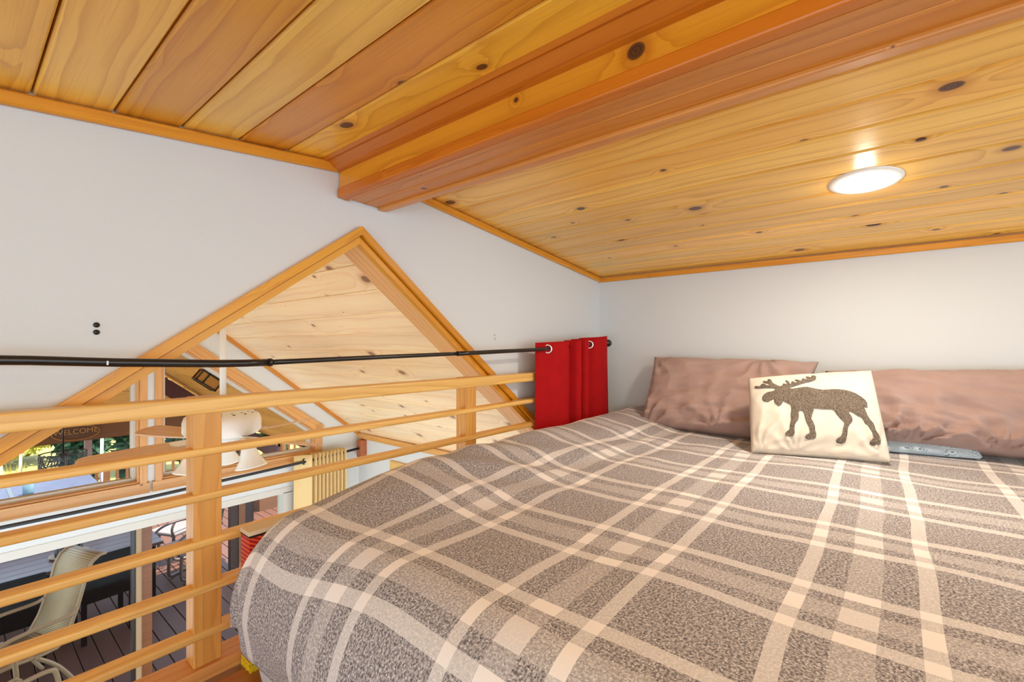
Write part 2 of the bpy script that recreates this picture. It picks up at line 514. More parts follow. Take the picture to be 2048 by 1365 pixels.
mb = MB().prism([(-2.3, zL(-2.3) + .05), (0.85, 0.66), (2.62, zR(2.62) + .05), (2.62, zR(2.62) + .12), (0.85, 0.75), (-2.3, zL(-2.3) + .12)], -2.9, YT)
tag(mb.build('ceiling_deck', M_WALL), 'roof deck closing the loft above its plank ceiling', None, None, 'structure')

# ridge beam cladding: profile read at the gable wall, runs back along the ridge
beam = thing('ridge_beam', 'boxed cedar ridge beam running along the peak of the loft ceiling', 'beam', (0.85, YA, 0.47))
def yprism(name, poly, mat, parent, col, y0=-2.7, y1=YA - 0.003, bev=0.002):
    cx = sum(p[0] for p in poly) / len(poly); cz = sum(p[1] for p in poly) / len(poly)
    me_ = MB().prism([(p[0] - cx, p[1] - cz) for p in poly], -(y1 - y0) / 2, (y1 - y0) / 2)
    # local x = length: rotate so that the grain runs along the piece
    me_.v = [(v[1], -v[0], v[2]) for v in me_.v]
    o = me_.build(name, mat, parent, col)
    o.matrix_basis = Matrix.Translation(Vector((cx, (y0 + y1) / 2, cz)) - (Vector(parent.location) if parent else Vector())) @ Matrix.Rotation(math.radians(90), 4, 'Z')
    if bev: bevel(o, bev)
    return o
yprism('cove_moulding', [(0.716, 0.577), (0.727, 0.570), (0.735, 0.572), (0.757, 0.556), (0.765, 0.553), (0.781, 0.551), (0.785, 0.592), (0.716, 0.592)], M_WOOD, beam, lin(200, 116, 24), bev=0)
yprism('side_board', [(0.779, 0.500), (0.800, 0.500), (0.800, 0.600), (0.779, 0.600)], M_KNOT, beam, lin(224, 152, 40))
yprism('lower_board', [(0.7735, 0.471), (0.800, 0.4695), (0.800, 0.502), (0.7735, 0.502)], M_WOOD, beam, lin(204, 116, 22), bev=0.004)
yprism('bottom_board', [(0.799, 0.4695), (0.812, 0.4690), (0.820, 0.4755), (0.868, 0.4755), (0.868, 0.52), (0.799, 0.52)], M_WOOD, beam, lin(206, 134, 56), bev=0)
yprism('bottom_board', [(0.868, 0.4735), (0.930, 0.4735), (0.930, 0.52), (0.868, 0.52)], M_WOOD, beam, lin(210, 134, 44))
yprism('edge_strip', [(0.925, 0.4645), (0.960, 0.4665), (0.960, 0.59), (0.925, 0.59)], M_WOOD, beam, lin(212, 142, 66), bev=0.004)
yprism('side_board', [(0.961, 0.5), (1.040, 0.55), (1.040, 0.60), (0.961, 0.60)], M_WOOD, beam, C_BEAM, bev=0)

# ceiling trims along the walls
def xz_trim(name, p0, p1, h, d, y, mat, col, label, off=0.0):
    """flat strip on a wall facing -y, from p0 to p1 (x,z), height h above the line, depth d"""
    v = Vector((p1[0] - p0[0], 0, p1[1] - p0[1])); L = v.length
    n = Vector((-v.z, 0, v.x)).normalized()
    if n.z < 0: n = -n
    c = Vector(((p0[0] + p1[0]) / 2, y - d / 2, (p0[1] + p1[1]) / 2)) + n * (h / 2 + off)
    return plank(name, c, v, n, L, h, d, mat, None, col, 0.004)
tag(xz_trim('trim_1', (-2.3, zL(-2.3) - 0.034), (0.772, zL(0.772) - 0.032), 0.0285, 0.018, YA, M_WOOD, C_TRIM, ''), 'orange wood trim between gable wall and left ceiling slope', None, None, 'structure')
tag(xz_trim('trim_2', (1.00, zR(1.00) - 0.029), (XB, zR(XB) - 0.031), 0.027, 0.018, YA, M_WOOD, C_TRIM, ''), 'orange wood trim between gable wall and right ceiling slope', None, None, 'structure')
tag(plank('trim_3', (XB - 0.009, BY, zR(XB) - 0.0175), (0, 1, 0), (0, 0, 1), BL, 0.028, 0.018, M_WOOD, None, C_TRIM, 0.004), 'orange wood trim along the top of the low white wall', None, None, 'structure')

# casing round the triangular opening: outer strip, inner strip, soffit board for each leg
op = thing('trim_4', 'double wooden casing round the triangular opening in the gable wall', None, kind='structure')
def leg(sx, slope, xend, first, second, soff):
    def piece(name, a, b, y0, y1, col, mat=M_WOOD):
        # between vertical offsets a>b below the outer line, mitred at the apex
        p = [(XR, 0.389 - a), (xend, 0.389 - a - slope * abs(xend - XR)), (xend, 0.389 - b - slope * abs(xend - XR)), (XR, 0.389 - b)]
        d = Vector((xend - XR, 0, -slope * abs(xend - XR))).normalized()
        me = MB().prism(p, y0, y1)
        o_ = Vector((XR, (y0 + y1) / 2, 0.389 - (a + b) / 2))
        ey = Vector((0, 1, 0)); ez = d.cross(ey)
        R = Matrix(((d.x, ey.x, ez.x), (d.y, ey.y, ez.y), (d.z, ey.z, ez.z)))
        Ri = R.transposed()
        me.v = [tuple(Ri @ (Vector(q) - o_)) for q in me.v]
        # width across the piece is local z: swap so grain runs lengthways across local y
        o = me.build(name, mat, op, col)
        M4 = R.to_4x4(); M4.translation = o_
        o.matrix_basis = M4
        return o
    piece('casing_board', -0.006, 0.0220, YA - 0.020, YA + 0.004, first)
    piece('gap_shade', 0.0005, 0.044, YA + 0.0060, YA + 0.0195, lin(40, 18, 6))  # dark strip painted in as the shade of the gap between the casing strips
    piece('inner_strip', 0.0262, 0.050, YA - 0.004, YA + 0.02, second)
    piece('soffit_board', 0.030, 0.046, YA + 0.02, YT + 0.01, soff)
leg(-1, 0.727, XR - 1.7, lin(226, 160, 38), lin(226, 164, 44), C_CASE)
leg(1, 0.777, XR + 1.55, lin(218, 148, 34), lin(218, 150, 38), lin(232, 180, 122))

# screw holes left in the wall by an old bracket
for i, (x, z) in enumerate(((0.203, 0.047), (0.203, 0.031))):
    o = MB().lathe([(0.0, 0.004), (0.0042, 0.003), (0.006, 0.0), (0.006, -0.002)], seg=14).build('screw', M_BLACK)
    o.matrix_basis = Matrix.Translation((x, YA - 0.001, z)) @ Matrix.Rotation(math.radians(90), 4, 'X')
    tag(o, ('upper' if i == 0 else 'lower') + ' black screw head of the pair on the white wall above the rod', 'screw', 'screws in the gable wall')
for i, (x, z) in enumerate(((1.531, 0.051), (1.534, 0.033))):
    o = MB().lathe([(0.0, 0.003), (0.003, 0.002), (0.0055, 0.0), (0.0055, -0.002)], seg=14).build('wall_plug', plain('grey plug', (0.55, 0.55, 0.55), 0.6) if i == 0 else bpy.data.materials['grey plug'])
    o.matrix_basis = Matrix.Translation((x, YA - 0.001, z)) @ Matrix.Rotation(math.radians(90), 4, 'X')
    tag(o, ('upper' if i == 0 else 'lower') + ' small grey wall plug left of the red curtain', 'plug', 'wall plugs beside the curtain')

# loft floor
M_BOUNCE = plain('grey carpet', (0.42, 0.43, 0.45), 0.95, nscale=300, nstr=0.3)
fl = thing('floor', 'bare wooden loft floor under the bed', None, kind='structure')
for i in range(8):
    plank('board', (0.2, 1.23 - 0.06 - i * 0.13, -0.81), (1, 0, 0), (0, 1, 0), 5.0, 0.1285, 0.02, M_WOOD, fl, vary(lin(176, 112, 66), 0.06), 0.002)
MB().box(-2.3, 2.5, -2.8, 0.235, -0.84, -0.8).build('bounce_floor', M_BOUNCE, fl)  # unseen grey stretch of floor added to keep bounced light neutral
MB().box(-2.3, 2.5, -2.8, 1.335, -1.0, -0.825).build('joist_box', M_WOOD, fl, C_CASE)

# ------------------------------------------------------------------ recessed ceiling lights
def recessed(x, y, label, slope, zf, power):
    t = thing('recessed_light', label, 'ceiling light', (x, y, zf(x)), 0, 'recessed lights in the loft ceiling')
    t.rotation_euler = (0, math.atan(-slope), 0)
    MB().lathe([(0.0525, -0.003), (0.060, -0.008), (0.075, -0.0075), (0.088, -0.005), (0.0925, -0.001), (0.0925, 0.002), (0.0525, 0.002)], seg=48).build('trim_ring', M_WHITE, t)
    MB().lathe([(0.0, -0.0045), (0.035, -0.0045), (0.0525, -0.0025), (0.0525, 0.004), (0.0, 0.004)], seg=48).build('lens', M_LAMP, t)
    l = bpy.data.lights.new('lamp', 'AREA'); l.shape = 'DISK'; l.size = 0.10
    l.energy = power; l.color = (1.0, 0.89, 0.76)
    o = bpy.data.objects.new('lamp', l); COL.objects.link(o); o.parent = t; o.location = (0, 0, -0.0095)
    l = bpy.data.lights.new('lamp_glow', 'POINT'); l.energy = power * 0.085; l.color = (1.0, 0.87, 0.73); l.shadow_soft_size = 0.02
    o = bpy.data.objects.new('lamp_glow', l); COL.objects.link(o); o.parent = t; o.location = (0, 0, -0.055)
    return t
recessed(1.745, 0.045, 'round white recessed light glowing in the right ceiling slope', -0.109, zR, 5.2)
recessed(-0.04, -0.32, 'matching recessed light in the left ceiling slope, above the foot of the bed', 0.107, zL, 2.4)

# ------------------------------------------------------------------ railing
rail = thing('loft_railing', 'pale wood guard railing of horizontal rails beside the bed', 'railing', (0, 1.282, -0.8))
def rl(name, x0, x1, y0, y1, z0, z1, col, bev, mat=M_RAIL):
    L = x1 - x0
    me = MB().box(-L / 2, L / 2, -(y1 - y0) / 2, (y1 - y0) / 2, -(z1 - z0) / 2, (z1 - z0) / 2)
    o = me.build(name, mat, rail, col)
    o.location = Vector(((x0 + x1) / 2, (y0 + y1) / 2, (z0 + z1) / 2)) - Vector(rail.location)
    bevel(o, bev, 3)
    return o
X0, X1 = -1.6, 2.27
rl('top_rail', X0, X1, 1.262, 1.312, -0.1625, -0.1235, C_RAIL, 0.006)
for zb in (-0.2640, -0.3725, -0.4840, -0.5945, -0.7030):
    rl('rail', X0, X1, 1.262, 1.304, zb, zb + 0.0195, vary(C_RAIL, 0.04), 0.006)
rl('bottom_plate', X0, X1, 1.255, 1.335, -0.80, -0.768, lin(214, 152, 88), 0.003)
for xp in (-0.55, 0.363, 1.2715, 2.18):
    L = 0.645
    o = MB().box(-L / 2, L / 2, -0.030, 0.030, -0.0275, 0.0275).build('post', M_RAIL, rail, lin(222, 164, 84))
    o.matrix_basis = Matrix.Translation(Vector((xp + 0.030, 1.293, -0.768 + L / 2)) - Vector(rail.location)) @ Matrix.Rotation(math.radians(-90), 4, 'Y') @ Matrix.Rotation(math.radians(90), 4, 'X')
    o.matrix_basis = Matrix.Translation(Vector((xp + 0.030, 1.2955, -0.768 + L / 2 + 0.0)) - Vector(rail.location)) @ Matrix(((0, 1, 0, 0), (0, 0, 1, 0), (1, 0, 0, 0), (0, 0, 0, 1)))
    bevel(o, 0.002, 1)

# ------------------------------------------------------------------ curtain rod and red curtain
YRD = 1.225
RODP = [(-1.5, -0.020), (0.056, -0.024), (0.205, -0.033), (0.405, -0.0415), (0.494, -0.042), (0.849, -0.034), (1.185, -0.0275), (1.728, -0.014), (2.142, 0.009), (2.345, 0.018)]
def rodz(x):
    for (a, za), (b, zb) in zip(RODP, RODP[1:]):
        if a <= x <= b: return za + (zb - za) * (x - a) / (b - a)
    return RODP[-1][1]
rod = thing('curtain_rod', 'black telescoping curtain rod sagging above the loft railing', 'curtain rod', (0.4, YRD, -0.04))
def rodpart(name, xa, xb_, r):
    n = max(3, int((xb_ - xa) / 0.06))
    pts = [(xa + (xb_ - xa) * i / n - 0.4, 0, rodz(xa + (xb_ - xa) * i / n) + 0.04) for i in range(n + 1)]
    return MB().tube(pts, r, 14).build(name, M_BLACK, rod)
rodpart('outer_tube', -1.5, 0.520, 0.0092)
rodpart('inner_tube', 0.515, 1.19, 0.0070)
rodpart('outer_tube', 1.185, 2.345, 0.0085)
for x, r in ((0.519, 0.0102), (1.187, 0.0095)):
    MB().tube([(x - 0.404, 0, rodz(x) + 0.04), (x - 0.396, 0, rodz(x) + 0.04)], r, 14).build('collar', M_BLACK, rod)
mb = MB().lathe([(0.0085, 0), (0.012, 0.004), (0.018, 0.010), (0.0215, 0.022), (0.0215, 0.034), (0.017, 0.043), (0.0, 0.046)], seg=16)
mb.v = [(v[2] + 2.345 - 0.4, v[0], v[1] + rodz(2.345) + 0.04) for v in mb.v]
mb.build('finial', M_BLACK, rod)
tie = MB().box(-0.0015, 0.0015, -0.0098, 0.0, -0.005, 0.003).build('paper_tab', M_WHITE, rod)
tie.location = (0.2 - 0.4, 0, rodz(0.2) + 0.04)

def cloth_sheet(name, path, ztop, zbot, mat, parent, nz=26, thick=0.003, sub=6, flare=0.0, seed=0.0):
    """hanging cloth along a plan path [(x,y)], with small vertical irregularity"""
    P = []
    n = len(path)
    for i in range(n - 1):
        p0 = Vector(path[max(i - 1, 0)]); p1 = Vector(path[i]); p2 = Vector(path[i + 1]); p3 = Vector(path[min(i + 2, n - 1)])
        for k in range(sub):
            t = k / sub
            P.append(0.5 * ((2 * p1) + (p2 - p0) * t + (2 * p0 - 5 * p1 + 4 * p2 - p3) * t * t + (3 * p1 - p0 - 3 * p2 + p3) * t ** 3))
    P.append(Vector(path[-1]))
    vs = []
    m = len(P)
    cx = sum(p.x for p in P) / m
    for j in range(nz + 1):
        t = j / nz
        for i, p in enumerate(P):
            zt = ztop(p.x) if callable(ztop) else ztop
            zb = zbot(p.x) if callable(zbot) else zbot
            z = zt + (zb - zt) * t
            w = noise.noise(Vector((p.x * 9 + seed, t * 2.2, 1.3))) * 0.008 * t
            vs.append((p.x + (p.x - cx) * flare * t + w * 0.5, p.y + w, z))
    fs = [(j * m + i, j * m + i + 1, (j + 1) * m + i + 1, (j + 1) * m + i) for j in range(nz) for i in range(m - 1)]
    mb = MB().add(vs, fs, True)
    o = link_obj(name, mb.mesh(name), mat, parent)
    sd = o.modifiers.new('solidify', 'SOLIDIFY'); sd.thickness = thick; sd.offset = 0
    return o
cur = thing('red_curtain', 'short red grommet curtain bunched on the rod beside the bed', 'curtain', (2.03, YRD, -0.39))
path = [(1.705, 1.248), (1.735, 1.244), (1.766, 1.226), (1.80, 1.203), (1.86, 1.188), (1.905, 1.194), (1.925, 1.222), (1.94, 1.240), (1.955, 1.215), (1.965, 1.183), (1.985, 1.172), (2.0, 1.195), (2.006, 1.230), (2.02, 1.250), (2.035, 1.225), (2.045, 1.188), (2.065, 1.176), (2.08, 1.205), (2.086, 1.240), (2.105, 1.254), (2.13, 1.246), (2.16, 1.226), (2.19, 1.198), (2.25, 1.190), (2.31, 1.198)]
lp = [(x - 2.03, y - YRD) for x, y in path]
cloth_sheet('panel', lp, lambda x: rodz(x + 2.03) + 0.39 + 0.031 + 0.012 * max(0, (x + 2.03 - 1.9) * 2), lambda x: -0.004, M_RED, cur, seed=3.0, flare=0.02)
for x in (1.768, 1.998, 2.160):
    o = MB().torus((0, 0, 0), 0.0185, 0.0042, 'y').build('grommet', M_CHROME, cur)
    o.matrix_basis = Matrix.Translation((x - 2.03, -0.001, rodz(x) + 0.39 - 0.001)) @ Matrix.Rotation(math.radians(-52 if x != 1.998 else -76), 4, 'Z')

# ------------------------------------------------------------------ bed
ZB = -0.41
R0, RZ = 0.160, 0.200
XI, YI = 0.3915 + R0, 1.2235 - R0
def bed_top(x, y):
    def sst(a, b, v):
        t = min(1, max(0, (v - a) / (b - a))); return t * t * (3 - 2 * t)
    h = 0.070 * sst(0.70, 1.08, y) * sst(0.31, 0.95, x)
    h += 0.012 * sst(1.3, 0.8, x) * sst(0.2, 0.7, y) * 0
    nz = noise.noise(Vector((x * 3.1, y * 3.1, 0.0))) * 0.008 + noise.noise(Vector((x * 8, y * 6, 4.0))) * 0.0035
    k = math.exp(-(((x - 1.15) / 0.35) ** 2 + ((y - 0.95) / 0.22) ** 2))
    nz += k * 0.007 * math.sin(17 * x + 30 * y + 2 * math.sin(6 * x))
    k2 = math.exp(-(((x - 1.85) / 0.35) ** 2 + ((y - 0.80) / 0.2) ** 2))
    nz += k2 * 0.005 * math.sin(38 * y + 9 * x)
    return ZB + h + nz
def bed_pt(s, t):
    dx = max(0.0, XI - s); dy = max(0.0, t - YI)
    bx = max(s, XI); by = min(t, YI)
    rho = math.hypot(dx, dy)
    z0 = bed_top(bx - dx * 0.0, by)
    if rho < 1e-6:
        return Vector((bx, by, z0)), rho
    nx, ny = -dx / rho, dy / rho
    ang = math.atan2(dy, dx)
    if rho < R0 * math.pi / 2:
        a = rho / R0
        h = R0 * math.sin(a); d = RZ * (1 - math.cos(a))
    else:
        e = rho - R0 * math.pi / 2
        h = R0 - e * 0.16; d = RZ + e * 0.97
    cor = math.sin(2 * ang)                          # 1 in the middle of the corner
    f = min(1.0, max(0.0, (rho - 0.12) / 0.2))
    h += cor * f * (0.030 * math.sin(ang * 15 + 0.5) - 0.006) + f * 0.009 * noise.noise(Vector((bx * 6, by * 6, rho * 3)))
    hx = min(h, 0.166) if ny > 0.6 else h
    return Vector((bx + nx * hx, by + ny * hx, max(z0 - d, -0.79))), rho

def sstep(a, b, v):
    t = min(1, max(0, (v - a) / (b - a))); return t * t * (3 - 2 * t)
bed = thing('bed', 'loft bed under a grey plaid duvet beside the railing', 'bed', (1.45, 0.25, -0.8))
off = Vector(bed.location)
EF, ES = R0 * 1.571 + 0.085, R0 * 1.571 + 0.045
s0, s1 = XI - EF, 2.485
t0, t1 = -0.95, YI + ES
NS, NTT = 190, 190
vs = []; uvs = []; uvw = []
for i in range(NS + 1):
    s = s0 + (s1 - s0) * i / NS
    for j in range(NTT + 1):
        t = t0 + (t1 - t0) * j / NTT
        dx, dy = XI - s, t - YI
        if dx > 0 and dy > 0:                      # corner: shorten the hem from the foot length to the side length
            a = math.atan2(dy, dx); full = min(EF / max(math.cos(a), 1e-6), ES / max(math.sin(a), 1e-6))
            w = min(1.0, a / 0.30); w = w * w * (3 - 2 * w)
            k = (EF + (ES - EF) * w) / full
            q = 1 if math.hypot(dx, dy) < 1e-6 else k
            s_, t_ = XI - dx * q, YI + dy * q
        else:
            s_, t_ = s, t
        p, rho = bed_pt(s_, t_)
        vs.append(p - off); uvw.append((s_, t_)); wf = sstep(0.95, 0.45, s_); wt_ = sstep(0.62, 1.05, t_)
        us = s_ + 0.045 * wf * wt_
        uvs.append((us if us > 0.42 else 0.42 - (0.42 - us) * 0.40, t_ + 0.045 * wf * sstep(0.7, 1.0, t_)))
fs = [(i * (NTT + 1) + j, i * (NTT + 1) + j + 1, (i + 1) * (NTT + 1) + j + 1, (i + 1) * (NTT + 1) + j) for i in range(NS) for j in range(NTT)]
me = bpy.data.meshes.new('duvet'); me.from_pydata([tuple(v) for v in vs], [], fs)
uvl = me.uv_layers.new(name='UVMap')
uv2 = me.uv_layers.new(name='Weave')
uvl = me.uv_layers['UVMap']
for lo in me.loops:
    uvl.data[lo.index].uv = uvs[lo.vertex_index]; uv2.data[lo.index].uv = uvw[lo.vertex_index]
me.polygons.foreach_set('use_smooth', [True] * len(fs))
bm = bmesh.new(); bm.from_mesh(me)
bm.normal_update()
if sum(f.normal.z for f in bm.faces) < 0: bmesh.ops.reverse_faces(bm, faces=bm.faces)
bm.to_mesh(me); bm.free()
duv = link_obj('duvet', me, M_PLAID, bed)
duv['label'] = 'grey and cream plaid duvet with tweedy weave'
sd = duv.modifiers.new('solidify', 'SOLIDIFY'); sd.thickness = 0.022; sd.offset = -1
mt = MB().box(0.43 - off.x, 2.47 - off.x, -0.90 - off.y, 1.105 - off.y, 0.03, 0.335).build('mattress', M_SHEET, bed)
bevel(mt, 0.045, 4)
mt['label'] = 'mattress in a pale grey fitted sheet'
mb = MB().box(0.46 - off.x, 2.46 - off.x, -0.88 - off.y, 1.08 - off.y, 0.0, 0.035)
mb.build('base', M_BLACKWOOD, bed)
# blue lining of the duvet that shows at the railing side
pts = []
for i in range(13):
    a = math.radians(38 + 44 * i / 12)
    p, _ = bed_pt(XI - 0.235 * math.cos(a), YI + 0.235 * math.sin(a))
    pts.append(p - off + Vector((-math.cos(a), math.sin(a), 0)) * 0.004 + Vector((0, 0, 0.03 * math.sin(math.pi * i / 12))))
MB().tube(pts, [0.004 + 0.007 * math.sin(math.pi * i / 12) for i in range(13)], 8).build('lining_edge', M_BLUE, bed)

# carton between bed and railing
car = thing('carton', 'tall red and yellow printed carton squeezed between bed corner and railing', 'box', (0.52, 1.225, -0.8))
o = MB().box(-0.06, 0.09, -0.025, 0.026, 0, 0.335).build('carton_body', M_CARTON, car)
o.data.transform(Matrix.Translation((0, 0, -0.8))); o.location = (0, 0, 0.8)
o = MB().box(-0.062, 0.092, -0.027, 0.028, 0.336, 0.346).build('lid_flap', plain('cream board', lin(226, 210, 180), 0.7), car)
o = MB().box(-0.0605, 0.0905, -0.0255, 0.0265, 0.330, 0.3362).build('lid_seam', M_BLACK, car)

# ------------------------------------------------------------------ pillows
class Pillow:
    def __init__(s, BLc, BRc, TRc, TLc, T, back=0.7, pw=3.0, pinch=0.03, wr=0.012, seed=0.0, wdir=(1, 1), wfreq=(6, 6), lowfold=0.0):
        s.tucks = ()
        s.c = [Vector(p) for p in (BLc, BRc, TRc, TLc)]
        s.T, s.back, s.pw, s.pinch, s.wr, s.seed, s.wdir, s.wfreq, s.lowfold = T, back, pw, pinch, wr, seed, wdir, wfreq, lowfold
        n = (s.c[1] - s.c[0]).cross(s.c[3] - s.c[0]).normalized()
        s.n = n if n.dot(-s.c[0]) > 0 else -n
    def f(s, u, v):
        a = 1 - abs(2 * u - 1) ** s.pw; b = 1 - abs(2 * v - 1) ** s.pw
        return (max(a, 0) * max(b, 0)) ** 0.55
    def base(s, u, v):
        # sides bow inwards between the corners
        pu = s.pinch * (1 - (2 * v - 1) ** 2); pv = s.pinch * (1 - (2 * u - 1) ** 2)
        u2 = u + pu * (0.5 - u) * 2 * abs(2 * u - 1) ** 3; v2 = v + pv * (0.5 - v) * 2 * abs(2 * v - 1) ** 3
        c = s.c
        v2 += s.wr * 0.5 * (noise.noise(Vector((u * 8, s.seed, 2.0))) + 0.6 * noise.noise(Vector((u * 19, s.seed, 5.0)))) * v * v
        return (c[0] * (1 - u2) + c[1] * u2) * (1 - v2) + (c[3] * (1 - u2) + c[2] * u2) * v2
    def wrk(s, u, v):
        q = Vector(((u * s.wdir[0] + v * s.wdir[1]) * s.wfreq[0], (v * s.wdir[0] - u * s.wdir[1]) * s.wfreq[1], s.seed))
        w = noise.noise(q) + 0.5 * noise.noise(q * 2.3)
        r = 1 - abs(noise.noise(q * 1.3 + Vector((5, 3, 1)))) * 2
        k = 0.35 + 0.9 * (1 - v) ** 1.5
        ext = 0.0
        for (cu_, cv_, am) in s.tucks:
            du, dv = (u - cu_) * 1.9, v - cv_
            rr = math.hypot(du, dv); an = math.atan2(dv, du)
            ext += am * math.exp(-rr / 0.34) * (1 - abs(math.sin(an * 5.5 + 1.2 * math.sin(rr * 7 + s.seed)))) * min(1, rr * 9)
        return (w * 0.5 + 0.5 * r) * s.wr * k + ext
    def pt(s, u, v, side=1):
        fv = s.f(u, v)
        p = s.base(u, v)
        if side > 0:
            d = s.T * fv + s.wrk(u, v) * min(1, fv * 2)
            if s.lowfold:
                d -= s.lowfold * math.exp(-((v - 0.10) / 0.05) ** 2) * fv
            return p + s.n * d
        return p - s.n * (s.T * s.back * fv)
    def mesh(s, name, mat, parent, nu=72, nv=48):
        vs = []; idx = {}
        def g(i, j, sd):
            e = i in (0, nu) or j in (0, nv)
            k = (i, j, 0 if e else sd)
            if k not in idx:
                idx[k] = len(vs); vs.append(s.pt(i / nu, j / nv, sd) - Vector(parent.location))
            return idx[k]
        fs = []
        for i in range(nu):
            for j in range(nv):
                fs.append((g(i, j, 1), g(i + 1, j, 1), g(i + 1, j + 1, 1), g(i, j + 1, 1)))
                fs.append((g(i, j, -1), g(i, j + 1, -1), g(i + 1, j + 1, -1), g(i + 1, j, -1)))
        return MB().add(vs, fs, True).build(name, mat, parent)

t = thing('bed_pillow', 'mauve satin pillow leaning on the wall in the far left corner', 'pillow', (2.25, 0.70, -0.40), 0, 'mauve pillows at the headboard')
pl = Pillow((2.225, 0.968, -0.405), (2.20, 0.285, -0.415), (2.43, 0.225, -0.070), (2.435, 0.975, -0.060), 0.070, 0.3, 3.4, 0.015, 0.034, 2.0, (0.9, 0.45), (4.2, 10))
pl.tucks = ((0.02, 0.0, 0.05), (1.0, 0.02, 0.05), (0.55, 0.0, 0.03), (0.05, 1.0, 0.03), (0.75, 1.0, 0.03))
pl.mesh('pillowcase', M_MAUVE, t)
t = thing('bed_pillow', 'mauve satin pillow right of the moose cushion, blue cotton showing below it', 'pillow', (2.35, -0.2, -0.40), 0, 'mauve pillows at the headboard')
pr = Pillow((2.285, 0.16, -0.388), (2.40, -0.60, -0.405), (2.455, -0.58, -0.078), (2.42, 0.20, -0.108), 0.075, 0.25, 3.4, 0.015, 0.034, 6.0, (0.8, -0.55), (4.0, 10))
pr.tucks = ((0.16, 0.03, 0.075), (0.32, 0.0, 0.06), (0.62, 0.0, 0.05), (0.9, 0.3, 0.03))
pr.mesh('pillowcase', M_MAUVE, t)
pb = Pillow((2.245, 0.06, -0.400), (2.315, -0.275, -0.402), (2.36, -0.255, -0.352), (2.31, 0.06, -0.352), 0.02, 1.0, 3.0, 0.0, 0.002, 1.0)
o = pb.mesh('pillow_ticking', M_BLUEPAT, t, 30, 8)
o['label'] = 'pale blue line-patterned cotton of the inner pillow'

t = thing('moose_cushion', 'ivory cushion with a grey tweed moose silhouette', 'cushion', (2.0, 0.2, -0.40))
pm = Pillow((1.940, 0.395, -0.408), (2.045, -0.020, -0.401), (2.195, 0.037, -0.091), (2.105, 0.440, -0.134), 0.052, 0.4, 3.6, 0.0, 0.008, 11.0, (0.6, 0.8), (3, 9), 0.010)
pm.tucks = ((0.08, 0.0, 0.02), (0.95, 0.05, 0.02), (0.35, 0.0, 0.014))
pm.mesh('cushion_cover', M_IVORY, t)
MOOSE = [(175,360),(190,350),(215,352),(245,362),(258,345),(275,328),(300,330),(320,345),(345,362),(372,368),(370,345),(350,325),(320,318),(290,302),(292,285),(315,288),(350,298),(358,290),(345,268),(360,258),(385,268),(400,290),(400,315),(425,340),(460,362),(500,385),(542,376),(540,352),(555,345),(570,355),(590,352),(595,330),(570,305),(580,295),(605,305),(620,325),(628,350),(655,345),(648,320),(660,310),(685,325),(705,335),(725,322),(715,305),(688,295),(700,285),(730,292),(760,310),(785,300),(775,280),(795,272),(815,285),(838,292),(850,275),(825,250),(830,235),(860,240),(880,255),(895,250),(890,225),(915,216),(940,225),(948,255),(940,285),(900,310),(850,328),(800,345),(740,365),(680,385),(640,395),(625,405),(628,414),(660,425),(720,418),(780,408),(840,405),(900,420),(960,438),(1040,450),(1120,446),(1200,442),(1280,450),(1360,470),(1420,495),(1480,535),(1530,575),(1552,610),(1558,668),(1535,662),(1510,655),(1520,675),(1540,720),(1555,770),(1590,825),(1640,870),(1655,920),(1665,960),(1700,1020),(1725,1080),(1725,1120),(1695,1133),(1640,1132),(1608,1115),(1615,1085),(1640,1065),(1648,1040),(1630,990),(1590,930),(1530,880),(1520,845),(1480,800),(1420,765),(1380,740),(1345,735),(1345,760),(1375,800),(1388,840),(1380,870),(1350,905),(1335,950),(1335,1010),(1330,1060),(1320,1100),(1285,1115),(1235,1110),(1210,1090),(1225,1070),(1265,1045),(1280,1010),(1285,950),(1300,890),(1290,860),(1245,820),(1200,765),(1180,725),(1150,705),(1060,700),(980,695),(930,695),(920,740),(905,790),(900,830),(925,880),(945,930),(950,980),(965,1020),(960,1060),(930,1075),(870,1075),(835,1055),(845,1030),(885,1010),(890,980),(875,930),(850,880),(830,820),(815,750),(790,720),(755,722),(740,750),(745,800),(740,840),(710,875),(695,910),(690,960),(695,1010),(680,1035),(635,1040),(590,1030),(580,1010),(600,985),(635,960),(640,900),(655,830),(650,750),(655,690),(645,640),(600,615),(545,585),(540,610),(520,645),(490,655),(465,630),(440,600),(432,555),(410,560),(380,575),(345,590),(305,580),(280,550),(285,510),(310,480),(350,462),(420,455),(435,440),(455,415),(440,408),(380,400),(300,392),(240,385),(200,378)]
def inv_bil(px, py, q):
    """cushion coordinates (u,v) of a drawing point inside the drawn quad q = BL,BR,TR,TL"""
    u = v = 0.5
    for _ in range(30):
        x = (q[0][0] * (1 - u) + q[1][0] * u) * (1 - v) + (q[3][0] * (1 - u) + q[2][0] * u) * v - px
        y = (q[0][1] * (1 - u) + q[1][1] * u) * (1 - v) + (q[3][1] * (1 - u) + q[2][1] * u) * v - py
        xu = (q[1][0] - q[0][0]) * (1 - v) + (q[2][0] - q[3][0]) * v; xv = (q[3][0] - q[0][0]) * (1 - u) + (q[2][0] - q[1][0]) * u
        yu = (q[1][1] - q[0][1]) * (1 - v) + (q[2][1] - q[3][1]) * v; yv = (q[3][1] - q[0][1]) * (1 - u) + (q[2][1] - q[1][1]) * u
        D = xu * yv - xv * yu
        u -= (x * yv - xv * y) / D; v -= (xu * y - x * yu) / D
    return u, v
MQ = [(140, 1160), (1885, 1285), (1612, 140), (98, 230)]
out = [Vector((a, 0.012 + b * 0.945)) for a, b in (inv_bil(x, y, MQ) for x, y in MOOSE)]
grid = [Vector((i / 60, j / 40)) for i in range(4, 60) for j in range(3, 40)]
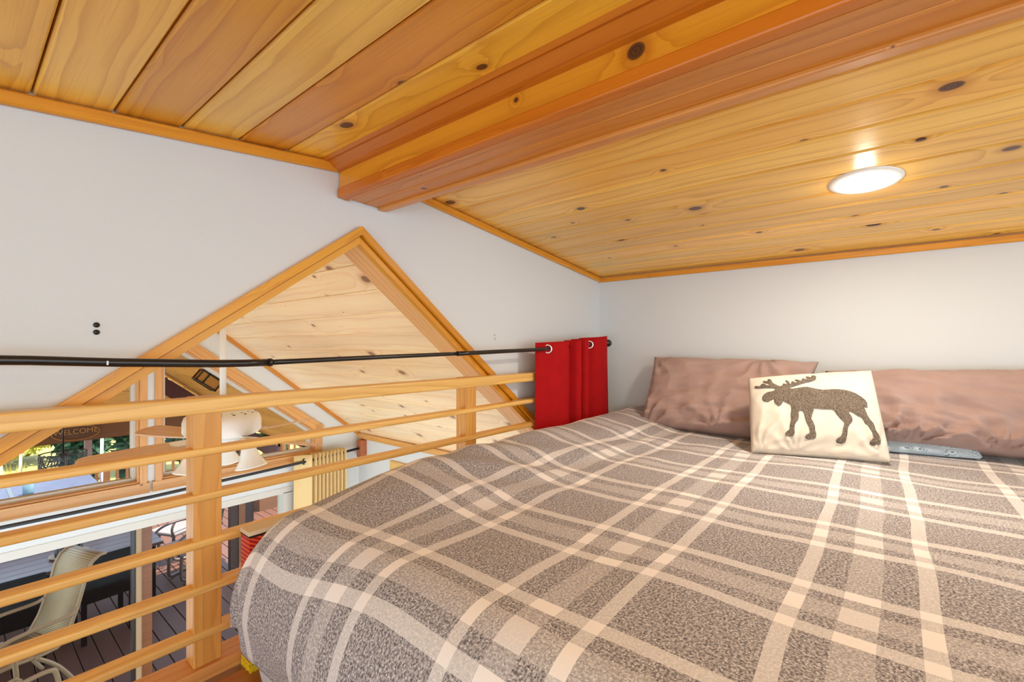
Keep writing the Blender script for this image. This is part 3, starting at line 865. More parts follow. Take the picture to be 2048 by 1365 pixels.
vv, ee, ff, _, _, _ = delaunay_2d_cdt(out + grid, [], [list(range(len(out)))], 1, 1e-6)
used = sorted({i for f in ff for i in f}); mp = {i: n for n, i in enumerate(used)}
tl = Vector(t.location)
vs = [pm.pt(vv[i].x, vv[i].y) + pm.n * 0.0025 - tl for i in used]
mo = MB().add(vs, [tuple(mp[i] for i in f) for f in ff], True).build('moose_applique', M_TWEED, t)
mo['label'] = 'grey brown tweed moose sewn on'
sd = mo.modifiers.new('solidify', 'SOLIDIFY'); sd.thickness = 0.002; sd.offset = 0
# pale stitching line round the moose
mb = MB()
pts = [pm.pt(*(p)) + pm.n * 0.0032 - tl for p in out] 
mb.tube(pts + [pts[0]], 0.0007, 5, False)
mb.build('stitching', plain('grey thread', lin(120, 112, 104), 0.9), t)

# ------------------------------------------------------------------ great room beyond the opening
# far gable wall with two raked windows and a sliding door below
MC = 0.803
def mir(poly): return [(2 * MC - x, z) for x, z in poly]
H = [(0.860, -0.860), (1.880, -0.860), (1.880, -0.690), (0.860, 0.075)]
ztop = lambda x: zG(x) + 0.05
mb = MB()
YF2 = YF + 0.12
mb.prism([(0.746, -0.86), (0.860, -0.86), (0.860, 0.075), (0.746, 0.075)], YF, YF2)
mb.prism([(0.746, 0.075), (0.860, 0.075), (0.860, 0.42), (0.746, 0.42)], YF, YF2)
mb.prism([(0.860, 0.075), (1.880, -0.690), (1.880, ztop(1.88)), (0.860, 0.42)], YF, YF2)
mb.prism([(1.880, -0.86), (2.40, -0.86), (2.40, ztop(2.40)), (1.880, ztop(1.88))], YF, YF2)
mb.prism([(0.746, 0.075), (-0.274, -0.690), (-0.274, ztop(-0.274)), (0.746, 0.36)], YF, YF2)
mb.prism([(-0.274, -0.86), (-0.75, -0.86), (-0.75, ztop(-0.75) + .02), (-0.274, ztop(-0.274))], YF, YF2)
mb.prism([(-0.75, -1.10), (2.40, -1.10), (2.40, -0.86), (-0.75, -0.86)], YF, YF2)
mb.prism([(1.70, -3.15), (2.40, -3.15), (2.40, -1.10), (1.70, -1.10)], YF, YF2)
tag(mb.build('wall_far', M_WALL), 'white end wall of the room below with raked windows and sliding door', None, None, 'structure')
mb = MB().box(2.29, 2.40, YT, YF, -3.15, -0.70)
tag(mb.build('wall_far_right', M_WALL), 'white side wall of the room below', None, None, 'structure')
mb = MB().box(-0.75, -0.65, YT, YF, -3.15, -2.55).box(-0.75, -0.65, YT, 1.52, -2.55, -0.78).box(-0.75, -0.65, 3.57, YF, -2.55, -0.78)
tag(mb.build('wall_far_left', M_WALL), 'white wall with an opening added for daylight on the hidden side of the room below', None, None, 'structure')
w3 = thing('added_window', 'unseen window added in the hidden side wall to light the lower ceiling', None, kind='structure')  # unseen window, added so that daylight reaches the lower ceiling
MB().box(-0.705, -0.70, 1.52, 3.57, -2.55, -0.80).build('pane', M_GLASS, w3)
for z in (-2.57, -0.82):
    MB().box(-0.73, -0.66, 1.50, 3.59, z, z + 0.04).build('frame', M_PLAINW, w3)
for y in (1.50, 2.53, 3.55):
    MB().box(-0.73, -0.66, y, y + 0.04, -2.55, -0.80).build('frame', M_PLAINW, w3)
tag(MB().box(-0.75, 2.4, -0.5, YF2, -3.2, -3.10).build('floor_lower', M_WOOD, None, lin(196, 154, 106)), 'wooden floor of the room below the loft', None, None, 'structure')

gce = thing('ceiling_lower', 'pale knotty plank ceiling sloping over the room beyond the railing', None, kind='structure')
sl = math.hypot(1, 0.8); pw_ = 0.131 / sl
GL = YF - YT
for i in range(15):
    xa = XR + i * pw_
    if xa > 2.32: break
    xc = xa + pw_ / 2
    plank('board', (xc + 0.009 * 0.8 / sl, (YT + YF) / 2, zG(xc) + 0.009 / sl), (0, 1, 0), (1, 0, -0.8), GL, 0.131 - 0.002, 0.018, M_PALE, gce, vary(C_GREAT, 0.05), 0.0035)
for i in range(15):
    xc = XR - (i + 0.5) * pw_
    if xc < -0.7: break
    plank('board', (xc - 0.009 * 0.8 / sl, (YT + YF) / 2, zG(xc) + 0.009 / sl), (0, 1, 0), (1, 0, 0.8), GL, 0.131 - 0.002, 0.018, M_PALE, gce, vary(C_GREAT, 0.05), 0.0035)
mb = MB().prism([(-0.85, zG(-0.85) + .06), (XR, 0.44), (2.5, zG(2.5) + .06), (2.5, zG(2.5) + .12), (XR, 0.52), (-0.85, zG(-0.85) + .12)], YT, YF2)
tag(mb.build('ceiling_lower_deck', M_WALL), 'roof deck closing the lower room above its plank ceiling', None, None, 'structure')
def slope_trim(name, xa, xb_, y, label):
    o = xz_trim(name, (xa, zG(xa) - 0.034), (xb_, zG(xb_) - 0.034), 0.028, 0.02, y, M_WOOD, lin(206, 138, 56), '')
    return tag(o, label, None, None, 'structure')
slope_trim('trim_5', XR, 2.30, YF, 'wood trim where the sloping ceiling meets the far wall')
tag(plank('trim_6', (2.28, (YT + YF) / 2, -0.788), (0, 1, 0), (0, 0, 1), GL, 0.045, 0.022, M_WOOD, None, lin(222, 168, 96), 0.004), 'wood trim along the top of the side wall of the lower room', None, None, 'structure')

def window(name, label, f):
    w = thing(name, label, None, kind='structure')
    h = f(H)
    def strip(nm, pa, pb, wd, y0, d, col, mat, side):
        v = Vector((pb[0] - pa[0], 0, pb[1] - pa[1])); n = Vector((-v.z, 0, v.x)).normalized() * side
        c = Vector(((pa[0] + pb[0]) / 2, y0 + d / 2, (pa[1] + pb[1]) / 2)) + n * wd / 2
        plank(nm, c, v, n, v.length, wd, d, mat, w, col, 0.002)
    ctr = Vector((sum(p[0] for p in h) / 4, 0, sum(p[1] for p in h) / 4))
    names = ('bottom', 'outer', 'rake', 'inner')
    for i in range(4):
        pa, pb = h[i], h[(i + 1) % 4]
        v = Vector((pb[0] - pa[0], 0, pb[1] - pa[1])); n = Vector((-v.z, 0, v.x)).normalized()
        mid = Vector(((pa[0] + pb[0]) / 2, 0, (pa[1] + pb[1]) / 2))
        inw = 1 if n.dot(ctr - mid) > 0 else -1
        cw = (0.066, 0.062, 0.070, 0.037)[i]
        e = v.normalized() * (0.05 if i != 3 else 0.0)
        strip('casing', (pa[0] - e.x, pa[1] - e.z), (pb[0] + e.x, pb[1] + e.z), cw, YF - 0.018, 0.018, vary(C_CASE, 0.05), M_WOOD, -inw)
        strip('jamb', pa, pb, 0.010, YF - 0.002, 0.075, C_CASE, M_WOOD, inw)
        strip('frame', pa, pb, 0.030, YF + 0.045, 0.045, (0.8, 0.8, 0.79), M_PLAINW, inw)
    MB().prism([(p[0], p[1]) for p in h], YF + 0.066, YF + 0.070).build('pane', M_GLASS, w)
    return w
window('window_1', 'raked window at the left of the far wall, porch sign seen through it', mir)
window('window_2', 'raked window at the right of the far wall, behind the ceiling fan', lambda p: list(p))

# sliding door
dr = thing('door_1', 'glass sliding door onto the deck below the far windows', None, kind='structure')
def dbox(nm, x0, x1, y0, y1, z0, z1, mat, col=None):
    return MB().box(x0, x1, y0, y1, z0, z1).build(nm, mat, dr, col)
dbox('head_frame', -0.75, 1.70, YF - 0.004, YF + 0.10, -1.145, -1.098, M_PLAINW)
dbox('side_frame', 1.632, 1.70, YF - 0.004, YF + 0.10, -3.12, -1.14, M_PLAINW)
dbox('weather_strip', 0.716, 0.734, YF + 0.03, YF + 0.07, -3.12, -1.14, M_BLACK)
dbox('stile', 0.735, 0.757, YF + 0.01, YF + 0.07, -3.12, -1.14, M_TAN)
dbox('stile_edge', 0.757, 0.764, YF + 0.02, YF + 0.05, -3.12, -1.14, M_TAN)
dbox('screen_stile', 0.765, 0.818, YF + 0.03, YF + 0.09, -3.12, -1.14, M_WOOD, lin(120, 72, 34))
dbox('sill', -0.75, 1.70, YF - 0.004, YF + 0.10, -3.13, -3.09, M_PLAINW)
dbox('pane', -0.70, 0.716, YF + 0.048, YF + 0.052, -3.09, -1.145, M_GLASS)
dbox('pane', 0.818, 1.632, YF + 0.068, YF + 0.072, -3.09, -1.145, M_GLASS)

# window-wall curtain rod, wood block and cream curtain
rd = thing('curtain_rod', 'dark curtain rod above the sliding door on the far wall', 'curtain rod', (0.8, YF - 0.09, -0.93))
MB().tube([(-1.5, 0, -0.006), (0, 0, -0.006), (1.0, 0, 0.022), (1.45, 0, 0.046)], 0.0105, 12).build('tube', plain('dark iron', (0.02, 0.024, 0.03), 0.45, nscale=90, nstr=0.3), rd)
b_ = thing('rod_block', 'reddish wooden block on the side wall holding the far curtain rod', 'bracket', (2.262, YF - 0.09, -0.965))
o = MB().box(-0.03, 0.028, -0.035, 0.035, 0, 0.15).build('block', M_WOOD, b_, lin(176, 98, 56)); bevel(o, 0.004)
MB().tube([(-0.032, 0, 0.10), (-0.026, 0, 0.10)], 0.004, 8).build('screw_head', M_BLACK, b_)
cc = thing('cream_curtain', 'cream pleated curtain gathered at the right of the sliding door', 'curtain', (1.87, YF - 0.09, -3.0))
path = [(-0.19, 0.02), (-0.15, 0.015), (-0.115, 0.0), (-0.07, -0.035)]
for i in range(9):
    path += [(-0.05 + i * 0.032, 0.040), (-0.034 + i * 0.032, -0.04)]
cloth_sheet('panel', path, 2.145, 0.02, M_CREAM, cc, nz=30, sub=4, flare=0.02, seed=9)
o = MB().torus((0, 0, 0), 0.021, 0.005, 'y').build('grommet', M_BLACK, cc)
o.matrix_basis = Matrix.Translation((-0.118, 0.0, 2.095)) @ Matrix.Rotation(math.radians(35), 4, 'Z')
# casing of a doorway in the side wall
tag(plank('trim_7', (2.282, 2.75, -0.975), (0, 1, 0), (0, 0, 1), 0.78, 0.075, 0.02, M_WOOD, None, lin(226, 186, 116), 0.003), 'wood head casing on the side wall of the lower room', None, None, 'structure')

# ------------------------------------------------------------------ ceiling fan
fan = thing('ceiling_fan', 'white ceiling fan with pale wood blades and white bell lights', 'ceiling fan', (0.855, 2.55, -0.445))
MB().tube([(0, 0, 0.11), (0, 0, 0.80)], 0.0145, 14).build('downrod', M_WHITE, fan)
MB().lathe([(0.0, 0.80), (0.065, 0.80), (0.06, 0.755), (0.02, 0.74)]).build('canopy', M_WHITE, fan)
MB().lathe([(0.0, 0.128), (0.05, 0.126), (0.135, 0.118), (0.160, 0.100), (0.168, 0.075), (0.168, 0.030), (0.155, 0.012), (0.12, 0.0), (0.0, -0.002)], seg=40).build('motor_housing', M_WHITE, fan)
slot = None
for k in range(16):
    if slot is None:
        slot = MB().add([(0.116, -0.006, 0.1205), (0.142, -0.006, 0.1155), (0.142, 0.006, 0.1155), (0.116, 0.006, 0.1205), (0.116, -0.006, 0.116), (0.142, -0.006, 0.111), (0.142, 0.006, 0.111), (0.116, 0.006, 0.116)],
                        [(0, 1, 2, 3), (7, 6, 5, 4), (0, 4, 5, 1), (1, 5, 6, 2), (2, 6, 7, 3), (3, 7, 4, 0)]).mesh('vent_slot')
    o = link_obj('vent_slot', slot, M_BLACK, fan)
    o.rotation_euler = (0, 0, 2 * math.pi * k / 16)
MB().lathe([(0.0, -0.055), (0.05, -0.052), (0.078, -0.03), (0.085, 0.0), (0.0, 0.002)], seg=28).build('switch_housing', M_WHITE, fan)
bl = []
n = 10
outl = [(0.17, -0.045), (0.30, -0.060), (0.46, -0.066), (0.52, -0.066)]
for i in range(n + 1):
    a = -math.pi / 2 + math.pi * i / n
    outl.append((0.525 + 0.066 * math.cos(a), 0.066 * math.sin(a)))
outl += [(0.46, 0.066), (0.30, 0.060), (0.17, 0.045)]
for k in range(4):
    a = math.radians(-160 + 90 * k)
    R = Matrix.Rotation(a, 4, 'Z') @ Matrix.Rotation(math.radians(-11), 4, 'X')
    o = MB().prism(outl, -0.004, 0.004, 'z').build('blade', M_WOOD, fan, lin(206, 166, 130))
    o.matrix_basis = Matrix.Translation((0, 0, -0.005)) @ R
    o = MB().prism([(0.10, -0.016), (0.17, -0.03), (0.24, -0.03), (0.255, 0.0), (0.24, 0.03), (0.17, 0.03), (0.10, 0.016)], 0.0045, 0.010, 'z').build('blade_bracket', M_WHITE, fan)
    o.matrix_basis = Matrix.Translation((0, 0, -0.005)) @ R
bell = [(0.018, 0.0), (0.030, -0.008), (0.036, -0.03), (0.044, -0.055), (0.052, -0.078), (0.060, -0.088), (0.061, -0.094), (0.070, -0.104), (0.0725, -0.110), (0.068, -0.108), (0.057, -0.094), (0.048, -0.076), (0.040, -0.052), (0.030, -0.02), (0.0, -0.004)]
for k in range(3):
    a = math.radians(-52 + 120 * k)
    cx, cy = 0.125 * math.cos(a), 0.125 * math.sin(a)
    MB().tube([(0.06 * math.cos(a), 0.06 * math.sin(a), -0.03), (0.10 * math.cos(a), 0.10 * math.sin(a), -0.026), (cx, cy, -0.045)], 0.009, 8).build('lamp_arm', M_WHITE, fan)
    o = MB().lathe(bell, seg=28).build('bell_shade', M_GLASSW, fan)
    o.matrix_basis = Matrix.Translation((cx, cy, -0.045)) @ Matrix.Rotation(a, 4, 'Z') @ Matrix.Rotation(math.radians(-10), 4, 'Y')
    b = MB().lathe([(0.0, -0.085), (0.016, -0.08), (0.022, -0.065), (0.014, -0.035), (0.0, -0.03)], seg=14).build('bulb', M_BULB, fan)
    b.matrix_basis = o.matrix_basis.copy()

# ------------------------------------------------------------------ deck, porch and garden
deck = thing('deck', 'reddish wooden deck boards outside the sliding door', None, kind='structure')
for i in range(56):
    x = -1.6 + i * 0.1455
    plank('board', (x, (YF2 + 11.0) / 2, ZD - 0.0175), (0, 1, 0), (1, 0, 0), 11.0 - YF2, 0.138, 0.035, M_DECK, deck, vary(C_DECK, 0.10), 0.004)
MB().box(-1.8, 6.6, YF2, 11.0, ZD - 0.16, ZD - 0.06).build('joist_layer', M_BLACKWOOD, deck)

por = thing('porch_roof', 'gabled wooden porch roof over the deck', None, kind='structure')
zP = lambda x: 0.30 - 0.80 * abs(x - XR)
PY0, PY1 = YF2, 7.1
for sgn in (1, -1):
    for i in range(17):
        xc = XR + sgn * (i + 0.5) * 0.145 / sl
        plank('board', (xc, (PY0 + PY1) / 2, zP(xc) + 0.02), (0, 1, 0), (1, 0, -0.8 * sgn), PY1 - PY0, 0.143, 0.02, M_DECK, por, vary(C_PORCH, 0.1), 0.004)
mb = MB().prism([(XR - 2.1, zP(XR - 2.1) + .04), (XR, 0.36), (XR + 2.1, zP(XR + 2.1) + .04), (XR + 2.1, zP(XR + 2.1) + .08), (XR, 0.42), (XR - 2.1, zP(XR - 2.1) + .08)], PY0, PY1)
mb.build('roof_deck', M_BLACKWOOD, por)
for yy in (6.7,):
    for sgn in (1, -1):
        d = Vector((sgn, 0, -0.8)).normalized()
        c = Vector((XR, yy, 0.14)) + d * 1.3
        plank('rafter', c, d, (0, 1, 0), 2.7, 0.09, 0.16, M_DECK, por, C_DARK, 0.004)
plank('tie_beam', (XR, 6.95, -0.93), (1, 0, 0), (0, 0, 1), 4.4, 0.24, 0.12, M_DECK, por, lin(120, 72, 30), 0.006)
for i in range(8):                              # boards closing the porch gable
    z = -0.745 + i * 0.143; w = 2 * ((0.24 - z) / 0.8)
    if w > 0.2:
        plank('gable_board', (XR, 7.0, z), (1, 0, 0), (0, 0, 1), w, 0.140, 0.02, M_DECK, por, vary(lin(244, 186, 96), 0.08), 0.004)
for x in (2.555, -0.85):
    p = thing('porch_post', ('dark brown built-up porch post on the deck right of the railing post' if x > 1 else 'dark porch post at the hidden left corner of the porch'), 'post', (x, 6.95, ZD), 0, 'porch posts')
    for k, (a, b, c) in enumerate(((-0.145, -0.05, lin(62, 34, 18)), (-0.05, 0.03, lin(128, 78, 36)), (0.03, 0.145, lin(50, 24, 14)))):
        L = 2.0
        o = MB().box(-L / 2, L / 2, -0.05 if k != 1 else -0.065, 0.05, -(b - a) / 2, (b - a) / 2).build('post_board', M_DECK, p, c)
        o.matrix_basis = Matrix(((0, 0, 1, (a + b) / 2), (0, 1, 0, 0), (1, 0, 0, L / 2), (0, 0, 0, 1)))
# second post with downspout beyond the porch
p = thing('slim_post', 'slim weathered post with a pale round emblem beyond the lattice pendant', 'post', (1.43, 10.18, ZD))
o = MB().box(-0.045, 0.045, -0.045, 0.045, 0, 2.2).build('shaft', M_DECK, p, lin(84, 56, 48)); 
MB().torus((0, -0.047, 1.93), 0.028, 0.007, 'y', 14, 6).build('emblem', M_WHITE, p)
tag(MB().tube([(1.585, 10.18, ZD), (1.61, 10.18, -1.0)], 0.022, 10).build('downspout', M_WHITE), 'white downspout beside the slim post outside', 'pipe')

# WELCOME sign
sg = thing('welcome_sign', 'dark oval wooden sign with the word WELCOME on the porch beam', 'sign', (0.865, 6.86, -0.945))
ov = [(0.200 * math.cos(2 * math.pi * i / 32), 0.085 * math.sin(2 * math.pi * i / 32)) for i in range(32)]
MB().prism(ov, -0.012, 0.012).build('plaque', M_DECK, sg, lin(96, 58, 26))
mb = MB(); pts = [(x * 0.96, -0.014, z * 0.92) for x, z in ov]; mb.tube(pts + [pts[0]], 0.007, 6, False); mb.build('rim', M_DECK, sg, lin(170, 112, 60))
cu = bpy.data.curves.new('lettering', 'FONT'); cu.body = 'WELCOME'; cu.align_x = 'CENTER'; cu.align_y = 'CENTER'; cu.size = 0.074; cu.extrude = 0.004
tmp = bpy.data.objects.new('tmp', cu); COL.objects.link(tmp)
dg = bpy.context.evaluated_depsgraph_get(); dg.update()
tme = bpy.data.meshes.new_from_object(tmp.evaluated_get(dg)); bpy.data.objects.remove(tmp)
o = link_obj('lettering', tme, plain('faded gold paint', lin(186, 136, 74), 0.7), sg)
o.matrix_basis = Matrix.Translation((0, -0.017, 0.012)) @ Matrix.Rotation(math.radians(90), 4, 'X')

# lattice pendant under the porch beam
pd = thing('lattice_pendant', 'black openwork drum lantern hanging under the porch sign', 'lantern', (0.715, 6.40, -1.22))
MB().tube([(0, 0, 0.14), (0, 0, 1.0)], 0.007, 8).build('stem', M_BLACK, pd)
mb = MB(); Rr = 0.175; hh = 0.145
for zz in (0.0, hh):
    mb.torus((0, 0, zz), Rr, 0.006, 'z', 32, 6)
rnd = random.Random(4); 
for k in range(40):
    a = 2 * math.pi * k / 40; b = a + rnd.uniform(-0.5, 0.5)
    pts = [((Rr) * math.cos(a + (b - a) * q / 4), (Rr) * math.sin(a + (b - a) * q / 4), hh * q / 4) for q in range(5)]
    mb.tube(pts, 0.0045, 5, False)
for k in range(22):
    a = rnd.uniform(0, 6.28); z0_ = rnd.uniform(0.02, hh - 0.02); z1_ = rnd.uniform(0.02, hh - 0.02)
    pts = [(Rr * math.cos(a + 0.14 * q), Rr * math.sin(a + 0.14 * q), z0_ + (z1_ - z0_) * q / 4) for q in range(5)]
    mb.tube(pts, 0.0045, 5, False)
o = mb.build('lattice_shade', M_BLACK, pd); o['kind'] = 'stuff'
MB().lathe([(0.0, 0.14), (0.03, 0.14), (0.035, 0.06), (0.0, 0.03)], seg=12).build('socket', M_BLACK, pd)

# porch ceiling lantern on the right slope
ln_ = thing('box_lantern', 'black framed box lantern on the sloping porch ceiling', 'lantern', (1.58, 5.0, zP(1.58) + 0.0))
ln_.rotation_euler = (0, math.atan(0.8), 0)
mb = MB()
for x0 in (-0.105, -0.04, 0.092):
    for y0 in (-0.06, 0.047):
        mb.box(x0, x0 + 0.013, y0, y0 + 0.013, -0.10, 0.0)
mb.box(-0.105, 0.105, -0.06, 0.06, -0.01, 0.0); mb.box(-0.105, 0.105, -0.06, -0.047, -0.112, -0.10); mb.box(-0.105, 0.105, 0.047, 0.06, -0.112, -0.10); mb.box(-0.105, -0.092, -0.06, 0.06, -0.112, -0.10); mb.box(0.092, 0.105, -0.06, 0.06, -0.112, -0.10)
o = mb.build('cage', M_BLACK, ln_); o['kind'] = 'stuff'
MB().box(-0.095, 0.095, -0.05, 0.05, -0.102, -0.012).build('amber_glass', plain('amber glass', lin(196, 142, 70), 0.3), ln_)

# deck guard rail
gr = thing('deck_railing', 'wooden baluster railing along the far edge of the deck', 'railing', (1.5, 10.4, ZD))
plank('hand_rail', (1.0, 0, 1.02), (1, 0, 0), (0, 1, 0), 8.0, 0.14, 0.04, M_DECK, gr, lin(196, 130, 78), 0.004)
plank('bottom_rail', (1.0, 0, 0.10), (1, 0, 0), (0, 0, 1), 8.0, 0.09, 0.04, M_DECK, gr, lin(186, 120, 70), 0.004)
for i in range(58):
    plank('baluster', (-2.9 + i * 0.135, 0, 0.55), (0, 0, 1), (1, 0, 0), 0.9, 0.04, 0.035, M_DECK, gr, vary(lin(176, 112, 62), 0.06), 0.003)
for i in range(6):
    plank('rail_post', (-2.8 + i * 1.5, 0.03, 0.55), (0, 0, 1), (1, 0, 0), 1.12, 0.09, 0.09, M_DECK, gr, lin(186, 118, 62), 0.004)

# covered tub and covered low box seen through the windows
M_COVER = plain('blue grey vinyl cover', lin(62, 64, 82), 0.6, nscale=7, nstr=0.3, var=0.12)
def covered(name, label, x0, x1, y0, y1, h):
    t = thing(name, label, 'cover', ((x0 + x1) / 2, (y0 + y1) / 2, ZD))
    w, d = (x1 - x0) / 2, (y1 - y0) / 2
    o = MB().box(-w, w, -d, d, h - 0.10, h).build('cover_panel', M_COVER, t); bevel(o, 0.02, 3)
    MB().box(-w + 0.04, w - 0.04, -d + 0.04, d - 0.04, 0, h - 0.10).build('side_skirt', M_DECK, t, lin(112, 76, 52))
    return t
tb = covered('spa_tub', 'low tub under a smooth blue-grey cover, seen through the left window', -0.9, 1.38, 8.25, 10.05, 1.09)
o = MB().box(-0.02, 0.02, -0.89, 0.4, 1.09, 1.096).build('strap', M_BLACK, tb)
o.location = (0.27, 0, 0.0)
covered('storage_box', 'low box under a blue-grey cover, seen through the right window', 3.6, 4.75, 9.0, 10.1, 0.82)
tag(MB().lathe([(0.0, 0), (0.05, 0), (0.055, 0.03), (0.055, 0.16), (0.03, 0.20), (0.02, 0.23), (0.0, 0.23)], (0.66, 8.95, ZD + 1.092), 16).build('water_jug', plain('clear bluish plastic', lin(104, 132, 142), 0.25)), 'clear bluish jug standing on the tub cover beside its strap', 'jug')

# dining table with tray
M_TABLE = wood_mat("table wood", knots=0.0, freq=40, contrast=0.8, rough=0.34)
tbl = thing('deck_table', 'glossy dark wood dining table on the deck', 'table', (0.52, 7.22, ZD))
for i in range(6):
    plank('top_board', (0, -0.40 + i * 0.16, 0.725), (1, 0, 0), (0, 1, 0), 2.2, 0.158, 0.035, M_TABLE, tbl, lin(72, 34, 28), 0.003)
for x in (-1.0, 1.0):
    for y in (-0.38, 0.38):
        MB().box(x - 0.04, x + 0.04, y - 0.04, y + 0.04, 0, 0.71).build('leg', M_BLACKWOOD, tbl)
MB().box(-1.04, 1.04, -0.42, 0.42, 0.63, 0.70).build('apron', M_BLACKWOOD, tbl)
zt = ZD + 0.743
mb = MB().lathe([(0.0, 0.0), (0.145, 0.0), (0.16, 0.012), (0.165, 0.028), (0.158, 0.028), (0.152, 0.014), (0.0, 0.008)], (0, 0, 0), 28)
mb.v = [(x, y * 0.75, z) for x, y, z in mb.v]
o = mb.build('serving_tray', M_TAN); o.location = (0.84, 7.10, zt)
tag(o, 'shallow oval tan tray on the dark deck table', 'tray')
for k, (dx, dy, h) in enumerate(((-0.09, 0.0, 0.13), (-0.03, 0.05, 0.15), (0.035, -0.03, 0.12), (0.09, 0.03, 0.16))):
    o = MB().lathe([(0.0, 0), (0.026, 0), (0.028, 0.02), (0.028, h * 0.6), (0.012, h * 0.78), (0.011, h), (0.0, h)], seg=14).build('bottle', plain('dark bottle', (0.02, 0.015, 0.014), 0.15) if k == 0 else bpy.data.materials['dark bottle'])
    o.location = (0.84 + dx, 7.10 + dy, zt + 0.009)
    tag(o, ('leftmost', 'second from left, rearmost', 'third from left, shortest', 'rightmost, tallest')[k] + ' dark condiment bottle in the oval tray', 'bottle', 'condiment bottles in the tray')

# black dining chairs tucked at the near side of the table
ch = thing('dining_chair', 'black wooden dining chair at the right end of the dark deck table', 'chair', (1.05, 6.62, ZD), 0.06, 'black chairs at the deck table')
o = MB().box(-0.215, 0.215, -0.21, 0.21, 0.42, 0.46).build('seat', M_BLACKWOOD, ch); bevel(o, 0.01)
o = MB().box(-0.215, 0.215, -0.245, -0.215, 0.42, 0.90).build('backrest', M_BLACKWOOD, ch); bevel(o, 0.012)
for x in (-0.195, 0.195):
    for y in (-0.21, 0.18):
        MB().box(x - 0.02, x + 0.02, y - 0.02, y + 0.02, 0, 0.43).build('leg', M_BLACKWOOD, ch)
MB().box(-0.19, 0.19, -0.215, -0.205, 0.16, 0.20).build('stretcher', M_BLACKWOOD, ch)
copy_tree(ch, (0.38, 6.55, ZD), -0.03, 'black wooden dining chair left of the beige sling chair at the deck table', 'black chairs at the deck table')

# beige sling chairs
sc = thing('sling_chair', 'beige mesh sling chair with a high curved back facing left on the deck', 'chair', (0.42, 5.90, ZD), math.radians(19), 'beige sling chairs')
def sheet(pts, w, th=0.012):
    vs = []; fs = []
    n = len(pts)
    for (x, z) in pts:
        vs += [(x, -w / 2, z), (x, w / 2, z)]
    fs = [(2 * i, 2 * i + 1, 2 * i + 3, 2 * i + 2) for i in range(n - 1)]
    return MB().add(vs, fs, True)
back = [(0.14, 0.44), (0.20, 0.55), (0.25, 0.70), (0.29, 0.85), (0.32, 0.98), (0.36, 1.06), (0.42, 1.10), (0.47, 1.10)]
seat = [(-0.33, 0.40), (-0.30, 0.44), (-0.15, 0.43), (0.0, 0.41), (0.10, 0.41), (0.14, 0.44)]
for nm, pr in (('backrest', back), ('seat', seat)):
    o = sheet(pr, 0.48).build(nm, M_SLING, sc)
    m_ = o.modifiers.new('solidify', 'SOLIDIFY'); m_.thickness = 0.012
for y in (-0.25, 0.25):
    MB().tube([(p[0], y, p[1]) for p in seat + back[1:]], 0.015, 8).build('side_rail', M_TAN, sc)
    MB().tube(smooth([(-0.34, y * 1.12, 0.0), (-0.32, y * 1.12, 0.40), (-0.30, y * 1.12, 0.60), (-0.25, y * 1.12, 0.66), (-0.05, y * 1.12, 0.67), (0.18, y * 1.10, 0.66), (0.245, y, 0.69)]), 0.017, 8).build('arm', M_TAN, sc)
    MB().tube(smooth([(0.24, y * 1.12, 0.0), (0.10, y * 1.1, 0.25), (-0.05, y * 1.1, 0.42)]), 0.016, 8).build('leg', M_TAN, sc)
copy_tree(sc, (0.13, 5.02, ZD), math.radians(200), 'beige mesh sling chair nearest the sliding door at the lower left edge', 'beige sling chairs')

# bent tube rockers
rk = thing('rocker_chair', 'grey bent-tube rocker with woven seat, nearer one on the deck', 'chair', (2.02, 7.25, ZD), math.radians(15), 'bent tube rockers')
M_ROCK = plain('taupe metal', lin(84, 66, 60), 0.45)
M_WICK = plain('grey woven seat', lin(120, 108, 106), 0.8, nscale=120, nstr=0.6, var=0.3)
o = MB().box(-0.24, 0.24, -0.24, 0.24, 0.40, 0.45).build('seat', M_WICK, rk); bevel(o, 0.02, 3)
o = MB().prism([(0.20, 0.44), (0.25, 0.44), (0.36, 0.92), (0.31, 0.92)], -0.24, 0.24).build('backrest', M_WICK, rk); bevel(o, 0.015, 2)
for y in (-0.27, 0.27):
    MB().tube(smooth([(-0.26, y, 0.42), (-0.30, y, 0.52), (-0.26, y, 0.62), (-0.15, y, 0.68), (0.05, y, 0.69), (0.28, y, 0.66)]), 0.016, 8).build('arm', M_ROCK, rk)
    MB().tube(smooth([(-0.16, y * 0.5, 0.40), (-0.17, y * 0.5, 0.10), (-0.12, y * 0.6, 0.03), (0.05, y * 0.8, 0.02), (0.26, y * 0.9, 0.02)]), 0.02, 8).build('sled_leg', M_ROCK, rk)
MB().tube([(-0.16, -0.13, 0.38), (-0.16, 0.13, 0.38)], 0.016, 8).build('stretcher', M_ROCK, rk)
copy_tree(rk, (2.10, 8.05, ZD), math.radians(25), 'grey bent-tube rocker with woven seat, farther one on the deck', 'bent tube rockers')
